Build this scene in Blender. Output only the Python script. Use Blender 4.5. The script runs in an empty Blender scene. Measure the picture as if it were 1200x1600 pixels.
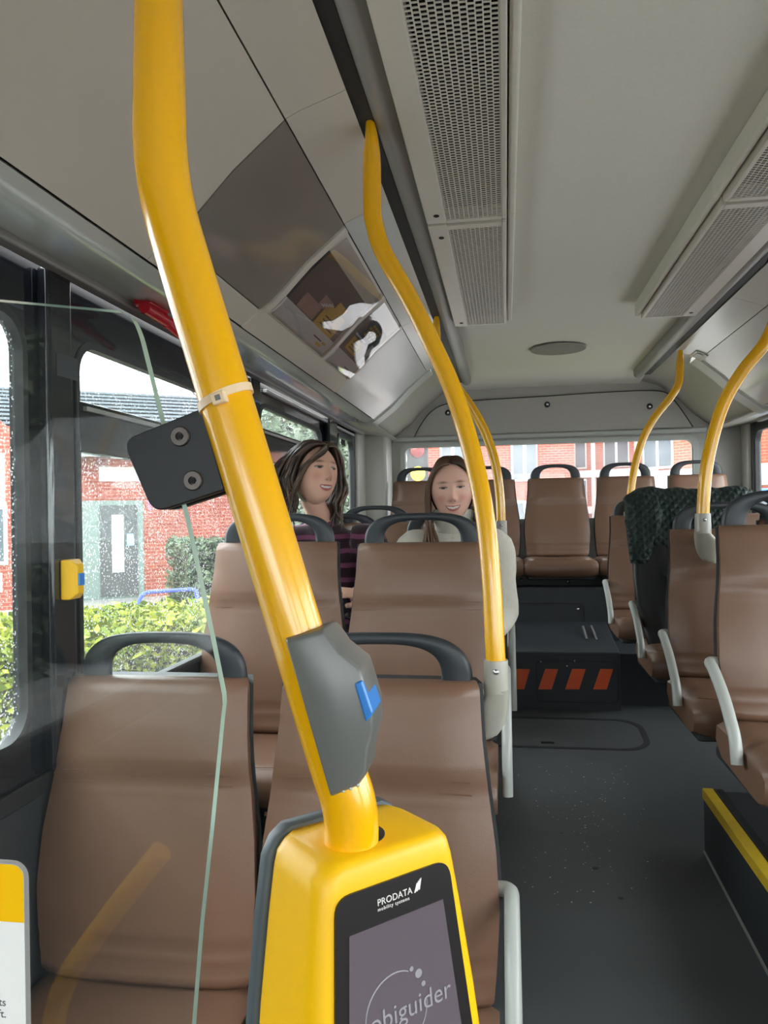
import bpy, bmesh, math, random
from mathutils import Vector, Matrix, noise as mnoise

# ------------------------------------------------------------------ camera, sky, exposure
SC = bpy.context.scene
COL = SC.collection
FPX, CAMZ, ROLL = 1200.0, 1.25, math.radians(1.0)     # focal length in pixels of the 1200x1600 frame
_yd = Vector(((790 - 600) / FPX, 0, 1)).normalized()  # bus axis (+Y) in camera space
_up = Vector((-math.sin(ROLL), -math.cos(ROLL), 0))
_up = (_up - _yd * _up.dot(_yd)).normalized()
_xd = _yd.cross(_up)
CM = Matrix((_xd, _yd, _up))                          # camera space -> world
RIGHT, DOWN, FWD = CM.col[0].copy(), CM.col[1].copy(), CM.col[2].copy()
cam_d = bpy.data.cameras.new('camera')
cam_d.sensor_fit = 'VERTICAL'; cam_d.sensor_height = 32.0; cam_d.lens = 24.0
cam_d.clip_start = 0.02; cam_d.clip_end = 300
cam = bpy.data.objects.new('camera', cam_d); COL.objects.link(cam)
cam.matrix_world = Matrix(((RIGHT.x, -DOWN.x, -FWD.x, 0), (RIGHT.y, -DOWN.y, -FWD.y, 0),
                           (RIGHT.z, -DOWN.z, -FWD.z, CAMZ), (0, 0, 0, 1)))
SC.camera = cam

world = bpy.data.worlds.new('overcast_sky'); SC.world = world; world.use_nodes = True
wn = world.node_tree.nodes; wl = world.node_tree.links
wn['Background'].inputs['Color'].default_value = (0.95, 0.97, 1.0, 1)
wn['Background'].inputs['Strength'].default_value = 6.0
SC.view_settings.view_transform = 'Standard'; SC.view_settings.look = 'None'
SC.view_settings.gamma = 1.0; SC.view_settings.use_curve_mapping = False
SC.view_settings.exposure = 0.8
SC.cycles.max_bounces = 12; SC.cycles.diffuse_bounces = 7; SC.cycles.glossy_bounces = 5
SC.cycles.transparent_max_bounces = 24; SC.cycles.caustics_reflective = False
SC.cycles.sample_clamp_indirect = 6.0

# ------------------------------------------------------------------ helpers
def P(u, v, X=None, Y=None, Z=None):
    """point of the place seen at pixel (u, v), on the plane X=, Y= or Z="""
    d = CM @ Vector(((u - 600) / FPX, (v - 800) / FPX, 1))
    if X is not None: t = X / d.x
    elif Y is not None: t = Y / d.y
    else: t = (Z - CAMZ) / d.z
    return Vector((0, 0, CAMZ)) + d * t

def lerp(a, b, t): return a + (b - a) * t
def sst(a, b, x):
    t = max(0, min(1, (x - a) / (b - a))); return t * t * (3 - 2 * t)
def interp(tab, x):
    for (x0, y0), (x1, y1) in zip(tab, tab[1:]):
        if x <= x1: return lerp(y0, y1, max(0, (x - x0) / (x1 - x0)))
    return tab[-1][1]

def srgb(r, g, b):
    f = lambda c: (c / 255 / 12.92) if c / 255 <= .04045 else ((c / 255 + .055) / 1.055) ** 2.4
    return (f(r), f(g), f(b), 1)

class MB:
    def __init__(s): s.v, s.f, s.m, s.c = [], [], [], []
    def add(s, vs, fs, mi=0):
        o = len(s.v); s.v += [tuple(p) for p in vs]
        s.f += [tuple(i + o for i in f) for f in fs]; s.m += [mi] * len(fs); return s
    def box(s, x0, x1, y0, y1, z0, z1, mi=0, M=None):
        vs = [Vector(p) for p in ((x0,y0,z0),(x1,y0,z0),(x1,y1,z0),(x0,y1,z0),(x0,y0,z1),(x1,y0,z1),(x1,y1,z1),(x0,y1,z1))]
        if M is not None: vs = [M @ p for p in vs]
        return s.add(vs, [(0,3,2,1),(4,5,6,7),(0,1,5,4),(1,2,6,5),(2,3,7,6),(3,0,4,7)], mi)
    def loft(s, secs, mi=0, cap=True, closed=True):
        n = len(secs[0]); vs = [p for q in secs for p in q]; fs = []
        for i in range(len(secs) - 1):
            for j in range(n if closed else n - 1):
                k = (j + 1) % n
                fs.append((i*n+j, i*n+k, (i+1)*n+k, (i+1)*n+j))
        if cap and closed:
            fs.append(tuple(range(n - 1, -1, -1))); fs.append(tuple(range((len(secs)-1)*n, len(secs)*n)))
        return s.add(vs, fs, mi)
    def tube(s, pts, r, seg=14, mi=0, cap=True, flat=1.0):
        pts = [Vector(p) for p in pts]; n = len(pts)
        rs = r if isinstance(r, (list, tuple)) else [r] * n
        fl = flat if isinstance(flat, (list, tuple)) else [flat] * n
        tang = []
        for i in range(n):
            a = pts[max(0, i-1)]; b = pts[min(n-1, i+1)]; tang.append((b - a).normalized())
        ref = Vector((0, 1, 0)) if abs(tang[0].y) < .9 else Vector((1, 0, 0))
        nrm = (ref - tang[0] * ref.dot(tang[0])).normalized()
        secs = []
        for i in range(n):
            nrm = (nrm - tang[i] * nrm.dot(tang[i])).normalized(); bi = tang[i].cross(nrm)
            secs.append([pts[i] + (nrm * math.cos(2*math.pi*k/seg) * fl[i] + bi * math.sin(2*math.pi*k/seg)) * rs[i] for k in range(seg)])
        return s.loft(secs, mi, cap)
    def prism(s, poly, d, mi=0):
        """poly: 3-D planar outline, extruded by vector d"""
        n = len(poly); d = Vector(d); poly = [Vector(p) for p in poly]
        vs = poly + [p + d for p in poly]
        fs = [tuple(range(n - 1, -1, -1)), tuple(range(n, 2*n))] + [(i, (i+1) % n, n + (i+1) % n, n + i) for i in range(n)]
        return s.add(vs, fs, mi)
    def sphere(s, c, r, seg=12, rings=8, mi=0):
        c = Vector(c); r = Vector(r) if not isinstance(r, (int, float)) else Vector((r, r, r))
        vs = [c + Vector((0, 0, r.z))]; fs = []
        for i in range(1, rings):
            a = math.pi * i / rings
            for j in range(seg):
                b = 2 * math.pi * j / seg
                vs.append(c + Vector((r.x*math.sin(a)*math.cos(b), r.y*math.sin(a)*math.sin(b), r.z*math.cos(a))))
        vs.append(c - Vector((0, 0, r.z)))
        for j in range(seg):
            k = (j + 1) % seg
            fs.append((0, 1 + j, 1 + k))
            for i in range(rings - 2):
                fs.append((1+i*seg+j, 1+(i+1)*seg+j, 1+(i+1)*seg+k, 1+i*seg+k))
            fs.append((len(vs)-1, 1+(rings-2)*seg+k, 1+(rings-2)*seg+j))
        return s.add(vs, fs, mi)
    def build(s, name, mats, parent=None, smooth=None, bevel=0, bseg=2, fix=True):
        me = bpy.data.meshes.new(name); me.from_pydata(s.v, [], s.f)
        mats = mats if isinstance(mats, (list, tuple)) else [mats]
        for m in mats: me.materials.append(m)
        if len(mats) > 1: me.polygons.foreach_set('material_index', s.m)
        if fix:
            bm = bmesh.new(); bm.from_mesh(me); bmesh.ops.recalc_face_normals(bm, faces=bm.faces); bm.to_mesh(me); bm.free()
        if smooth is not None:
            me.polygons.foreach_set('use_smooth', [True] * len(me.polygons))
            if smooth < 179: me.set_sharp_from_angle(angle=math.radians(smooth))
        me.update()
        o = bpy.data.objects.new(name, me); COL.objects.link(o)
        if parent is not None: o.parent = parent
        if bevel:
            b = o.modifiers.new('bevel', 'BEVEL'); b.width = bevel; b.segments = bseg; b.limit_method = 'ANGLE'; b.angle_limit = math.radians(40)
            if smooth is None:
                me.polygons.foreach_set('use_smooth', [True] * len(me.polygons)); b.harden_normals = True
        return o

def tag(o, label=None, cat=None, group=None, kind=None):
    if label: o['label'] = label
    if cat: o['category'] = cat
    if group: o['group'] = group
    if kind: o['kind'] = kind
    return o
def empty(name, loc=(0, 0, 0), rot=(0, 0, 0)):
    o = bpy.data.objects.new(name, None); COL.objects.link(o); o.location = loc; o.rotation_euler = rot
    o.empty_display_size = .05; return o
def copy_tree(o, parent=None):
    c = o.copy(); COL.objects.link(c); c.parent = parent
    for ch in list(o.children): copy_tree(ch, c)
    return c
def smooth_path(pts, n=8):
    """Catmull-Rom through the points"""
    pts = [Vector(p) for p in pts]; out = []
    for i in range(len(pts) - 1):
        p0 = pts[max(0, i-1)]; p1 = pts[i]; p2 = pts[i+1]; p3 = pts[min(len(pts)-1, i+2)]
        for k in range(n):
            t = k / n
            out.append(.5 * ((2*p1) + (p2-p0)*t + (2*p0-5*p1+4*p2-p3)*t*t + (3*p1-p0-3*p2+p3)*t**3))
    out.append(pts[-1]); return out
def fillet(pts, r, n=7):
    """polyline with rounded corners"""
    pts = [Vector(p) for p in pts]; out = [pts[0]]
    rs = r if isinstance(r, (list, tuple)) else [r] * (len(pts) - 2)
    for i in range(1, len(pts) - 1):
        a, b, c = pts[i-1], pts[i], pts[i+1]
        l = min(rs[i-1], (a-b).length * .49, (c-b).length * .49)
        s0 = b + (a-b).normalized() * l; s1 = b + (c-b).normalized() * l
        for k in range(n + 1):
            t = k / n; out.append((1-t)**2 * s0 + 2*t*(1-t) * b + t*t * s1)
    out.append(pts[-1]); return out
def rrect(x0, x1, y0, y1, r, n=6):
    """rounded rectangle outline, counter-clockwise"""
    out = []
    for cx, cy, a0 in ((x1-r, y0+r, -90), (x1-r, y1-r, 0), (x0+r, y1-r, 90), (x0+r, y0+r, 180)):
        for k in range(n + 1):
            a = math.radians(a0 + 90 * k / n); out.append((cx + r*math.cos(a), cy + r*math.sin(a)))
    return out
def plate_hole(mb, outer, inner_r, to3, d, n=6, mi=0):
    """rectangular plate (x0,x1,y0,y1) with a rounded hole (x0,x1,y0,y1,r); to3 maps 2-D to 3-D, d = thickness vector"""
    x0, x1, y0, y1 = outer; inn = rrect(*inner_r, n=n); cnt = len(inn)
    out = []
    for q, (cx, cy) in enumerate(((x1, y0), (x1, y1), (x0, y1), (x0, y0))):
        ix = inn[q*(n+1):(q+1)*(n+1)]
        for k in range(n + 1):
            px, py = ix[k]
            if q == 0: o = (px, y0) if k == 0 else ((x1, py) if k == n else (x1, y0))
            elif q == 1: o = (x1, py) if k == 0 else ((px, y1) if k == n else (x1, y1))
            elif q == 2: o = (px, y1) if k == 0 else ((x0, py) if k == n else (x0, y1))
            else: o = (x0, py) if k == 0 else ((px, y0) if k == n else (x0, y0))
            out.append(o)
    d = Vector(d)
    A = [Vector(to3(*p)) for p in out]; B = [Vector(to3(*p)) for p in inn]
    vs = A + B + [p + d for p in A] + [p + d for p in B]; fs = []
    for i in range(cnt):
        j = (i + 1) % cnt
        fs += [(i, j, cnt+j, cnt+i), (2*cnt+j, 2*cnt+i, 3*cnt+i, 3*cnt+j), (cnt+i, cnt+j, 3*cnt+j, 3*cnt+i), (j, i, 2*cnt+i, 2*cnt+j)]
    mb.add(vs, fs, mi)

# ------------------------------------------------------------------ materials
MATS = {}
def nd(nt, t, x=0, y=0):
    n = nt.nodes.new(t); n.location = (x, y); return n
def mat(name, col, rough=.5, metal=0.0, spec=.5, var=.06, vscale=30, bump=0.0, bscale=200, coat=0, coords='Object', sheen=0, stretch=None):
    m = bpy.data.materials.new(name); m.use_nodes = True; nt = m.node_tree
    b = nt.nodes['Principled BSDF']
    b.inputs['Roughness'].default_value = rough; b.inputs['Metallic'].default_value = metal
    b.inputs['Specular IOR Level'].default_value = spec; b.inputs['Coat Weight'].default_value = coat
    b.inputs['Coat Roughness'].default_value = .08
    if sheen: b.inputs['Sheen Weight'].default_value = sheen
    tc = nd(nt, 'ShaderNodeTexCoord'); vec = tc.outputs[coords]
    if stretch:
        mp = nd(nt, 'ShaderNodeMapping'); mp.inputs['Scale'].default_value = stretch
        nt.links.new(vec, mp.inputs['Vector']); vec = mp.outputs['Vector']
    nz = nd(nt, 'ShaderNodeTexNoise'); nz.inputs['Scale'].default_value = vscale; nz.inputs['Detail'].default_value = 4
    nt.links.new(vec, nz.inputs['Vector'])
    mx = nd(nt, 'ShaderNodeMix'); mx.data_type = 'RGBA'
    c = Vector(col[:3])
    mx.inputs['A'].default_value = (*(c * (1 - var)), 1); mx.inputs['B'].default_value = (*[min(1, q * (1 + var)) for q in c], 1)
    nt.links.new(nz.outputs['Fac'], mx.inputs['Factor']); nt.links.new(mx.outputs['Result'], b.inputs['Base Color'])
    if bump:
        n2 = nd(nt, 'ShaderNodeTexNoise'); n2.inputs['Scale'].default_value = bscale; n2.inputs['Detail'].default_value = 3
        nt.links.new(vec, n2.inputs['Vector'])
        bp = nd(nt, 'ShaderNodeBump'); bp.inputs['Strength'].default_value = bump; bp.inputs['Distance'].default_value = .002
        nt.links.new(n2.outputs['Fac'], bp.inputs['Height']); nt.links.new(bp.outputs['Normal'], b.inputs['Normal'])
    MATS[name] = m; return m

def glass_mat(name, tint, drops=0.0, refl=1.0, film=0.0):
    m = bpy.data.materials.new(name); m.use_nodes = True; nt = m.node_tree
    nt.nodes.remove(nt.nodes['Principled BSDF']); out = nt.nodes['Material Output']
    tr = nd(nt, 'ShaderNodeBsdfTransparent'); tr.inputs['Color'].default_value = (*tint, 1)
    gl = nd(nt, 'ShaderNodeBsdfGlossy'); gl.inputs['Roughness'].default_value = .015
    fr = nd(nt, 'ShaderNodeFresnel'); fr.inputs['IOR'].default_value = 1.52
    mu = nd(nt, 'ShaderNodeMath'); mu.operation = 'MULTIPLY'; mu.inputs[1].default_value = refl
    mu.use_clamp = True
    ge = nd(nt, 'ShaderNodeNewGeometry'); inv = nd(nt, 'ShaderNodeMath'); inv.operation = 'SUBTRACT'; inv.inputs[0].default_value = 1.0
    nt.links.new(ge.outputs['Backfacing'], inv.inputs[1])          # thin pane: mirror only on the entry side
    fm = nd(nt, 'ShaderNodeMath'); fm.operation = 'MULTIPLY'
    nt.links.new(fr.outputs[0], fm.inputs[0]); nt.links.new(inv.outputs[0], fm.inputs[1])
    nt.links.new(fm.outputs[0], mu.inputs[0])
    mix = nd(nt, 'ShaderNodeMixShader'); nt.links.new(mu.outputs[0], mix.inputs[0])
    nt.links.new(tr.outputs[0], mix.inputs[1]); nt.links.new(gl.outputs[0], mix.inputs[2])
    last = mix
    if drops or film:
        tc = nd(nt, 'ShaderNodeTexCoord')
        df = nd(nt, 'ShaderNodeBsdfTranslucent'); df.inputs['Color'].default_value = (.85, .88, .9, 1)
        d2 = nd(nt, 'ShaderNodeBsdfDiffuse'); d2.inputs['Color'].default_value = (.8, .83, .85, 1)
        ad = nd(nt, 'ShaderNodeMixShader'); ad.inputs[0].default_value = .25
        nt.links.new(df.outputs[0], ad.inputs[1]); nt.links.new(d2.outputs[0], ad.inputs[2])
        if drops:
            vo = nd(nt, 'ShaderNodeTexVoronoi'); vo.inputs['Scale'].default_value = 120
            vo.inputs['Randomness'].default_value = 1
            nt.links.new(tc.outputs['Object'], vo.inputs['Vector'])
            nz = nd(nt, 'ShaderNodeTexNoise'); nz.inputs['Scale'].default_value = 14
            nt.links.new(tc.outputs['Object'], nz.inputs['Vector'])
            th = nd(nt, 'ShaderNodeMath'); th.operation = 'MULTIPLY'; th.inputs[1].default_value = .46
            nt.links.new(nz.outputs['Fac'], th.inputs[0])
            lt = nd(nt, 'ShaderNodeMath'); lt.operation = 'LESS_THAN'
            nt.links.new(vo.outputs['Distance'], lt.inputs[0]); nt.links.new(th.outputs[0], lt.inputs[1])
            fac = nd(nt, 'ShaderNodeMath'); fac.operation = 'MULTIPLY'; fac.inputs[1].default_value = drops
            nt.links.new(lt.outputs[0], fac.inputs[0])
            fa = nd(nt, 'ShaderNodeMath'); fa.operation = 'ADD'; fa.inputs[1].default_value = film
            nt.links.new(fac.outputs[0], fa.inputs[0]); src = fa.outputs[0]
        else:
            nz = nd(nt, 'ShaderNodeTexNoise'); nz.inputs['Scale'].default_value = 6; nz.inputs['Detail'].default_value = 5
            nt.links.new(tc.outputs['Object'], nz.inputs['Vector'])
            fac = nd(nt, 'ShaderNodeMath'); fac.operation = 'MULTIPLY'; fac.inputs[1].default_value = film
            nt.links.new(nz.outputs['Fac'], fac.inputs[0]); src = fac.outputs[0]
        mx = nd(nt, 'ShaderNodeMixShader'); nt.links.new(src, mx.inputs[0])
        nt.links.new(mix.outputs[0], mx.inputs[1]); nt.links.new(ad.outputs[0], mx.inputs[2]); last = mx
    nt.links.new(last.outputs[0], out.inputs['Surface'])
    MATS[name] = m; return m

def emit_mat(name, col, strength):
    m = bpy.data.materials.new(name); m.use_nodes = True; nt = m.node_tree
    b = nt.nodes['Principled BSDF']; b.inputs['Base Color'].default_value = col
    b.inputs['Emission Color'].default_value = col; b.inputs['Emission Strength'].default_value = strength
    MATS[name] = m; return m

def attr_mat(name, attr='col', rough=.5, spec=.4, bump=0, bscale=300, sss=0, stretch=None):
    m = bpy.data.materials.new(name); m.use_nodes = True; nt = m.node_tree; b = nt.nodes['Principled BSDF']
    a = nd(nt, 'ShaderNodeAttribute'); a.attribute_name = attr
    b.inputs['Roughness'].default_value = rough; b.inputs['Specular IOR Level'].default_value = spec
    nt.links.new(a.outputs['Color'], b.inputs['Base Color'])
    if sss:
        b.inputs['Subsurface Weight'].default_value = sss; b.inputs['Subsurface Radius'].default_value = (.01, .004, .002)
        b.inputs['Subsurface Scale'].default_value = 1
    if bump:
        tc = nd(nt, 'ShaderNodeTexCoord'); n2 = nd(nt, 'ShaderNodeTexNoise'); n2.inputs['Scale'].default_value = bscale
        nt.links.new(tc.outputs['Object'], n2.inputs['Vector'])
        bp = nd(nt, 'ShaderNodeBump'); bp.inputs['Strength'].default_value = bump; bp.inputs['Distance'].default_value = .001
        nt.links.new(n2.outputs['Fac'], bp.inputs['Height']); nt.links.new(bp.outputs['Normal'], b.inputs['Normal'])
    MATS[name] = m; return m
def set_cols(o, cols):
    a = o.data.color_attributes.new('col', 'FLOAT_COLOR', 'POINT')
    a.data.foreach_set('color', [c for q in cols for c in (q[0], q[1], q[2], 1)])

def brick_mat(name, c1, c2, mortar, scale=1.0):
    m = bpy.data.materials.new(name); m.use_nodes = True; nt = m.node_tree; b = nt.nodes['Principled BSDF']
    b.inputs['Roughness'].default_value = .9
    tc = nd(nt, 'ShaderNodeTexCoord'); mp = nd(nt, 'ShaderNodeMapping'); mp.inputs['Rotation'].default_value = (math.pi/2, 0, 0)
    nt.links.new(tc.outputs['Object'], mp.inputs['Vector'])
    br = nd(nt, 'ShaderNodeTexBrick'); br.inputs['Color1'].default_value = c1; br.inputs['Color2'].default_value = c2
    br.inputs['Mortar'].default_value = mortar; br.inputs['Scale'].default_value = scale
    br.inputs['Brick Width'].default_value = .22; br.inputs['Row Height'].default_value = .075; br.inputs['Mortar Size'].default_value = .008
    nt.links.new(mp.outputs['Vector'], br.inputs['Vector']); nt.links.new(br.outputs['Color'], b.inputs['Base Color'])
    MATS[name] = m; return m

YEL = mat('yellow_paint', srgb(240, 176, 2), .22, spec=.5, var=.02, vscale=8, coat=.4)
YELV = mat('yellow_plastic', srgb(238, 182, 4), .38, spec=.4, var=.02, bump=.06, bscale=900)
YELD = mat('yellow_nosing', srgb(214, 178, 40), .55, var=.15, vscale=25)
LEATHER = mat('brown_leather', srgb(114, 85, 67), .38, spec=.5, var=.07, vscale=14, bump=.12, bscale=420)
SHELLG = mat('seat_shell_grey', srgb(44, 47, 49), .5, var=.05, bump=.08, bscale=600)
HANDLE = mat('handle_anthracite', srgb(40, 45, 49), .45, spec=.5, var=.05, bump=.06, bscale=500)
LGREY = mat('light_grey_plastic', srgb(170, 173, 167), .35, spec=.5, var=.02)
BRKT = mat('beige_grey_bracket', srgb(166, 162, 150), .3, spec=.5, var=.02)
CEIL = mat('ceiling_grey', srgb(222, 219, 209), .7, spec=.3, var=.05, vscale=120, bump=.05, bscale=700)
COVE = mat('cove_panel_grey', srgb(196, 188, 176), .34, spec=.45, var=.02, bump=.03, bscale=700)
COVED = mat('cove_clear_cover', srgb(128, 122, 114), .1, spec=.6, var=.02)
COVEB = mat('cove_gloss_panel', srgb(202, 204, 200), .2, spec=.6, var=.02)
SOFF = mat('soffit_gloss', srgb(176, 178, 170), .12, spec=.6, var=.02)
ALU = mat('rail_grey', srgb(150, 148, 144), .38, metal=.2, var=.03)
VENTM = mat('vent_champagne', srgb(212, 206, 195), .35, metal=.1, var=.03)
BLACK = mat('black_rubber', srgb(26, 27, 28), .55, var=.1)
BLKGL = mat('black_gloss', srgb(24, 27, 32), .08, spec=.6, var=.05)
DARK = mat('dark_recess', srgb(18, 17, 16), .8, var=.1)
FLOOR = mat('floor_vinyl', srgb(80, 83, 84), .5, spec=.35, var=.10, vscale=5, bump=.1, bscale=500)
FLOORD = mat('floor_vinyl_dark', srgb(54, 57, 60), .5, spec=.35, var=.12, vscale=9, bump=.1, bscale=400)
SEAMM = mat('dark_seam', srgb(34, 36, 38), .6)
ORANGE = mat('orange_reflective', srgb(250, 96, 40), .4, var=.1, vscale=20)
REARW = mat('rear_panel_grey', srgb(168, 165, 158), .6, var=.04, bump=.05, bscale=400)
WALLD = mat('side_panel_dark', srgb(44, 47, 50), .5, var=.08)
PILLAR = mat('rear_pillar_grey', srgb(176, 174, 166), .4, var=.03)
STEEL = mat('brushed_steel', srgb(190, 190, 188), .25, metal=.9, var=.05)
BOLT = mat('bolt_steel', srgb(88, 82, 78), .35, metal=.9, var=.15, vscale=60)
CLAMP = mat('clamp_black', srgb(20, 21, 24), .4, spec=.4, var=.05)
BOXG = mat('button_housing_grey', srgb(104, 104, 100), .3, spec=.5, var=.02)
BLUE = mat('button_blue', srgb(52, 128, 206), .3, var=.03)
RED = mat('red_plastic', srgb(178, 22, 36), .25, spec=.5, var=.05)
WHITE = mat('white_print', srgb(226, 224, 220), .5, var=.02)
NYLON = mat('nylon_tie', srgb(236, 206, 168), .4, var=.04)
EDGE = mat('glass_edge', srgb(172, 204, 192), .25, spec=.6, var=.05)
GLASS = glass_mat('window_glass', (.90, .94, .94), drops=.34, refl=1.7, film=.015)
GLASSC = glass_mat('window_glass_clear', (.94, .97, .97), refl=1.7)
GLASSP = glass_mat('partition_glass', (.96, .98, .97), refl=1.5, film=.012)
COVER = glass_mat('poster_cover', (.9, .9, .9), refl=1.6)
# ------------------------------------------------------------------ the setting: bus shell
XL, XR, XC = -.95, 1.55, .30            # inner faces of the side walls, centre line
YF, YR = -3.6, 5.35                     # front and rear end
FLO = [(-3.6, -.06), (1.5, -.02), (2.2, .011), (2.94, .05), (4.2, .19), (4.5, .19)]
def fz(y): return interp(FLO, y)
def floor_pt(u, v):
    z = .05
    for _ in range(12):
        p = P(u, v, Z=z); z = fz(min(4.2, max(-3, p.y)))
    return Vector((p.x, p.y, z))
mb = MB(); ys = [y for y, _ in FLO]
mb.loft([[(XL-.1, y, fz(y)), (XR+.1, y, fz(y)), (XR+.1, y, fz(y)-.08), (XL-.1, y, fz(y)-.08)] for y in ys])
floor = tag(mb.build('floor', FLOOR), kind='structure')
# floor hatch: dark rubber joint running round a lid with rounded corners
a = floor_pt(805, 1120); b = floor_pt(1008, 1174); x0, x1, y0, y1 = -.2, .66, b.y, a.y
o_ = rrect(x0, x1, y0, y1, .13); i_ = rrect(x0+.028, x1-.028, y0+.02, y1-.02, .11)
mb = MB(); n = len(o_)
mb.loft([[Vector((x, y, fz(y) + h)) for x, y in q] for q, h in ((o_, 0), (o_, .002), (i_, .002), (i_, 0))], cap=False)
mb.build('hatch_joint', SEAMM, floor)
mb = MB(); mb.box(.15, .21, y0+.055, y0+.075, fz(y0+.06), fz(y0+.06)+.005); mb.build('hatch_latch', BLACK, floor)
# crumbs and gum marks with shapes of their own on the floor
random.seed(4)
mb = MB()
for k in range(150):
    u = random.gauss(905, 45); v = random.gauss(1275, 60)
    if v < 1190: continue
    p = floor_pt(u, v); s = random.uniform(.0012, .0034)
    mb.add([p + Vector((s*math.cos(q), s*math.sin(q), .0012)) for q in (0, 1.9, 3.6, 5)], [(0, 1, 2, 3)])
c = mb.build('crumbs', WHITE, floor); c['kind'] = 'stuff'
for (u, v, s) in ((930, 1357, .013), (877, 1302, .006), (970, 1404, .009)):
    p = floor_pt(u, v); mb = MB()
    mb.add([p + Vector((s*(1+.25*math.sin(3*q))*math.cos(q), s*.8*math.sin(q), .001)) for q in [2*math.pi*k/14 for k in range(14)]], [tuple(range(14))])
    mb.build('gum_mark', SEAMM, floor)

# podium at the back of the aisle with warning stripes
YP = 4.2
mb = MB()
mb.loft([[(x, YP, .10), (x, YP, .497), (x, 4.75, .582), (x, 5.4, .582), (x, 5.4, .10)] for x in (-.35, .585)])
podium = tag(mb.build('podium', FLOORD, bevel=.008), kind='structure')
for tu, bu in (((806, 828), (797, 819)), ((852, 872), (841, 862)), ((894, 915), (883, 905)), ((938, 958), (927, 948))):
    q = [P(tu[0], 1045, Y=YP-.001), P(tu[1], 1045.5, Y=YP-.001), P(bu[1], 1077, Y=YP-.001), P(bu[0], 1077, Y=YP-.001)]
    MB().prism(q, (0, -.002, 0)).build('orange_stripe', ORANGE, podium)
q0, q1 = P(838, 1097, Y=YP), P(966, 1033, Y=YP)
for nm, (a0, a1, b0, b1, r) in (('access_panel_joint', (q0.x, q1.x, q0.z, q1.z, .03)),):
    o_ = rrect(a0, a1, b0, b1, r); i_ = rrect(a0+.007, a1-.007, b0+.007, b1-.007, r-.006)
    mb = MB(); mb.loft([[Vector((x, YP - h, z)) for x, z in q] for q, h in ((o_, 0), (o_, .002), (i_, .002), (i_, 0))], cap=False)
    mb.build(nm, SEAMM, podium)
for u, v in ((898, 1033), (886, 1041), (845, 1034)):
    p = P(u, v, Y=YP); MB().sphere(p, (.006, .004, .006)).build('screw', STEEL, podium)
def top_pt(u, v):
    z = .53
    for _ in range(8):
        p = P(u, v, Z=z); z = lerp(.497, .582, max(0, min(1, (p.y - YP) / (4.75 - YP))))
    return p
mb = MB()
q = [top_pt(u, v) + Vector((0, 0, .002)) for u, v in smooth_path([(808, 976, 0), (811, 1002, 0), (822, 1012, 0), (915, 1012, 0), (928, 1008, 0), (936, 1000, 0), (912, 976, 0)], 6) for u, v in ((u, v),)] if False else None
path = [top_pt(u, v) + Vector((0, 0, .001)) for u, v in ((806, 977), (809, 1000), (820, 1011), (912, 1011), (930, 1004), (935, 998), (918, 977))]
mb.tube(smooth_path(path, 5), .003, 6); mb.build('lid_joint', SEAMM, podium)
p = top_pt(863, 1004); mb = MB(); mb.sphere(p, (.02, .014, .004)); mb.build('lid_lock', STEEL, podium)
for (u0, v0), (u1, v1) in (((911, 979), (917, 999)), ((924, 978), (933, 1000))):
    mb = MB(); mb.tube([top_pt(u0, v0), top_pt(u1, v1)], .006, 8); mb.build('hinge_strip', ALU, podium)
# raised floor to both sides of the podium, and the second step carrying the rear bench
mb = MB(); mb.box(.56, XR+.02, 4.32, 5.4, .1, .47); mb.build('side_riser', FLOORD, podium)
mb = MB(); mb.box(XL-.02, -.33, 4.32, 5.4, .1, .47); mb.build('side_riser', FLOORD, podium)
mb = MB(); mb.box(XL, XR, 4.75, 5.4, .44, .79); fb = tag(mb.build('rear_footwell_step', FLOORD, bevel=.012), kind='structure')
q0, q1 = P(803, 972, Y=4.75), P(914, 942, Y=4.75)
o_ = rrect(q0.x-.1, q1.x, q0.z-.02, q1.z, .04); i_ = rrect(q0.x-.094, q1.x-.006, q0.z-.014, q1.z-.006, .035)
mb = MB(); mb.loft([[Vector((x, 4.749 - h, z)) for x, z in q] for q, h in ((o_, 0), (o_, .002), (i_, .002), (i_, 0))], cap=False)
mb.build('access_panel_joint', SEAMM, fb)
for u, v in ((809, 950), (903, 952)):
    MB().sphere(P(u, v, Y=4.749), (.008, .004, .008)).build('screw', STEEL, fb)
mb = MB(); mb.box(XL, XR, 4.88, 5.34, .79, .885); bb = tag(mb.build('rear_bench_base', BLACK), kind='structure')
for u, v in ((815, 906), (888, 909)):
    MB().sphere(P(u, v, Y=4.88), (.01, .006, .01)).build('screw', STEEL, bb)

# platform under the right-hand seats with its yellow nosing
XS = .67
mb = MB(); mb.box(XS, XR, YF, 2.84, -.08, .258)
plat = tag(mb.build('side_platform', FLOORD), kind='structure')
MB().box(XS-.004, XS+.032, YF, 2.845, .232, .268).build('yellow_nosing', YELD, plat, bevel=.003)
MB().box(XS+.032, XS+.062, YF, 2.83, .258, .272).build('rubber_strip', BLACK, plat, bevel=.004)
mb = MB()
mb.loft([[(XS-.006, y, fz(y)), (XS, y, fz(y)), (XS, y, fz(y)+.006), (XS-.004, y, fz(y)+.005)] for y in (-3.5, 1.5, 2.2, 2.84)])
mb.build('joint_sealant', ALU, plat)

mb = MB(); mb.box(XL, -.07, 1.95, 4.33, -.05, .195); pl2 = tag(mb.build('seat_plinth', FLOORD, bevel=.006), kind='structure')
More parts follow.
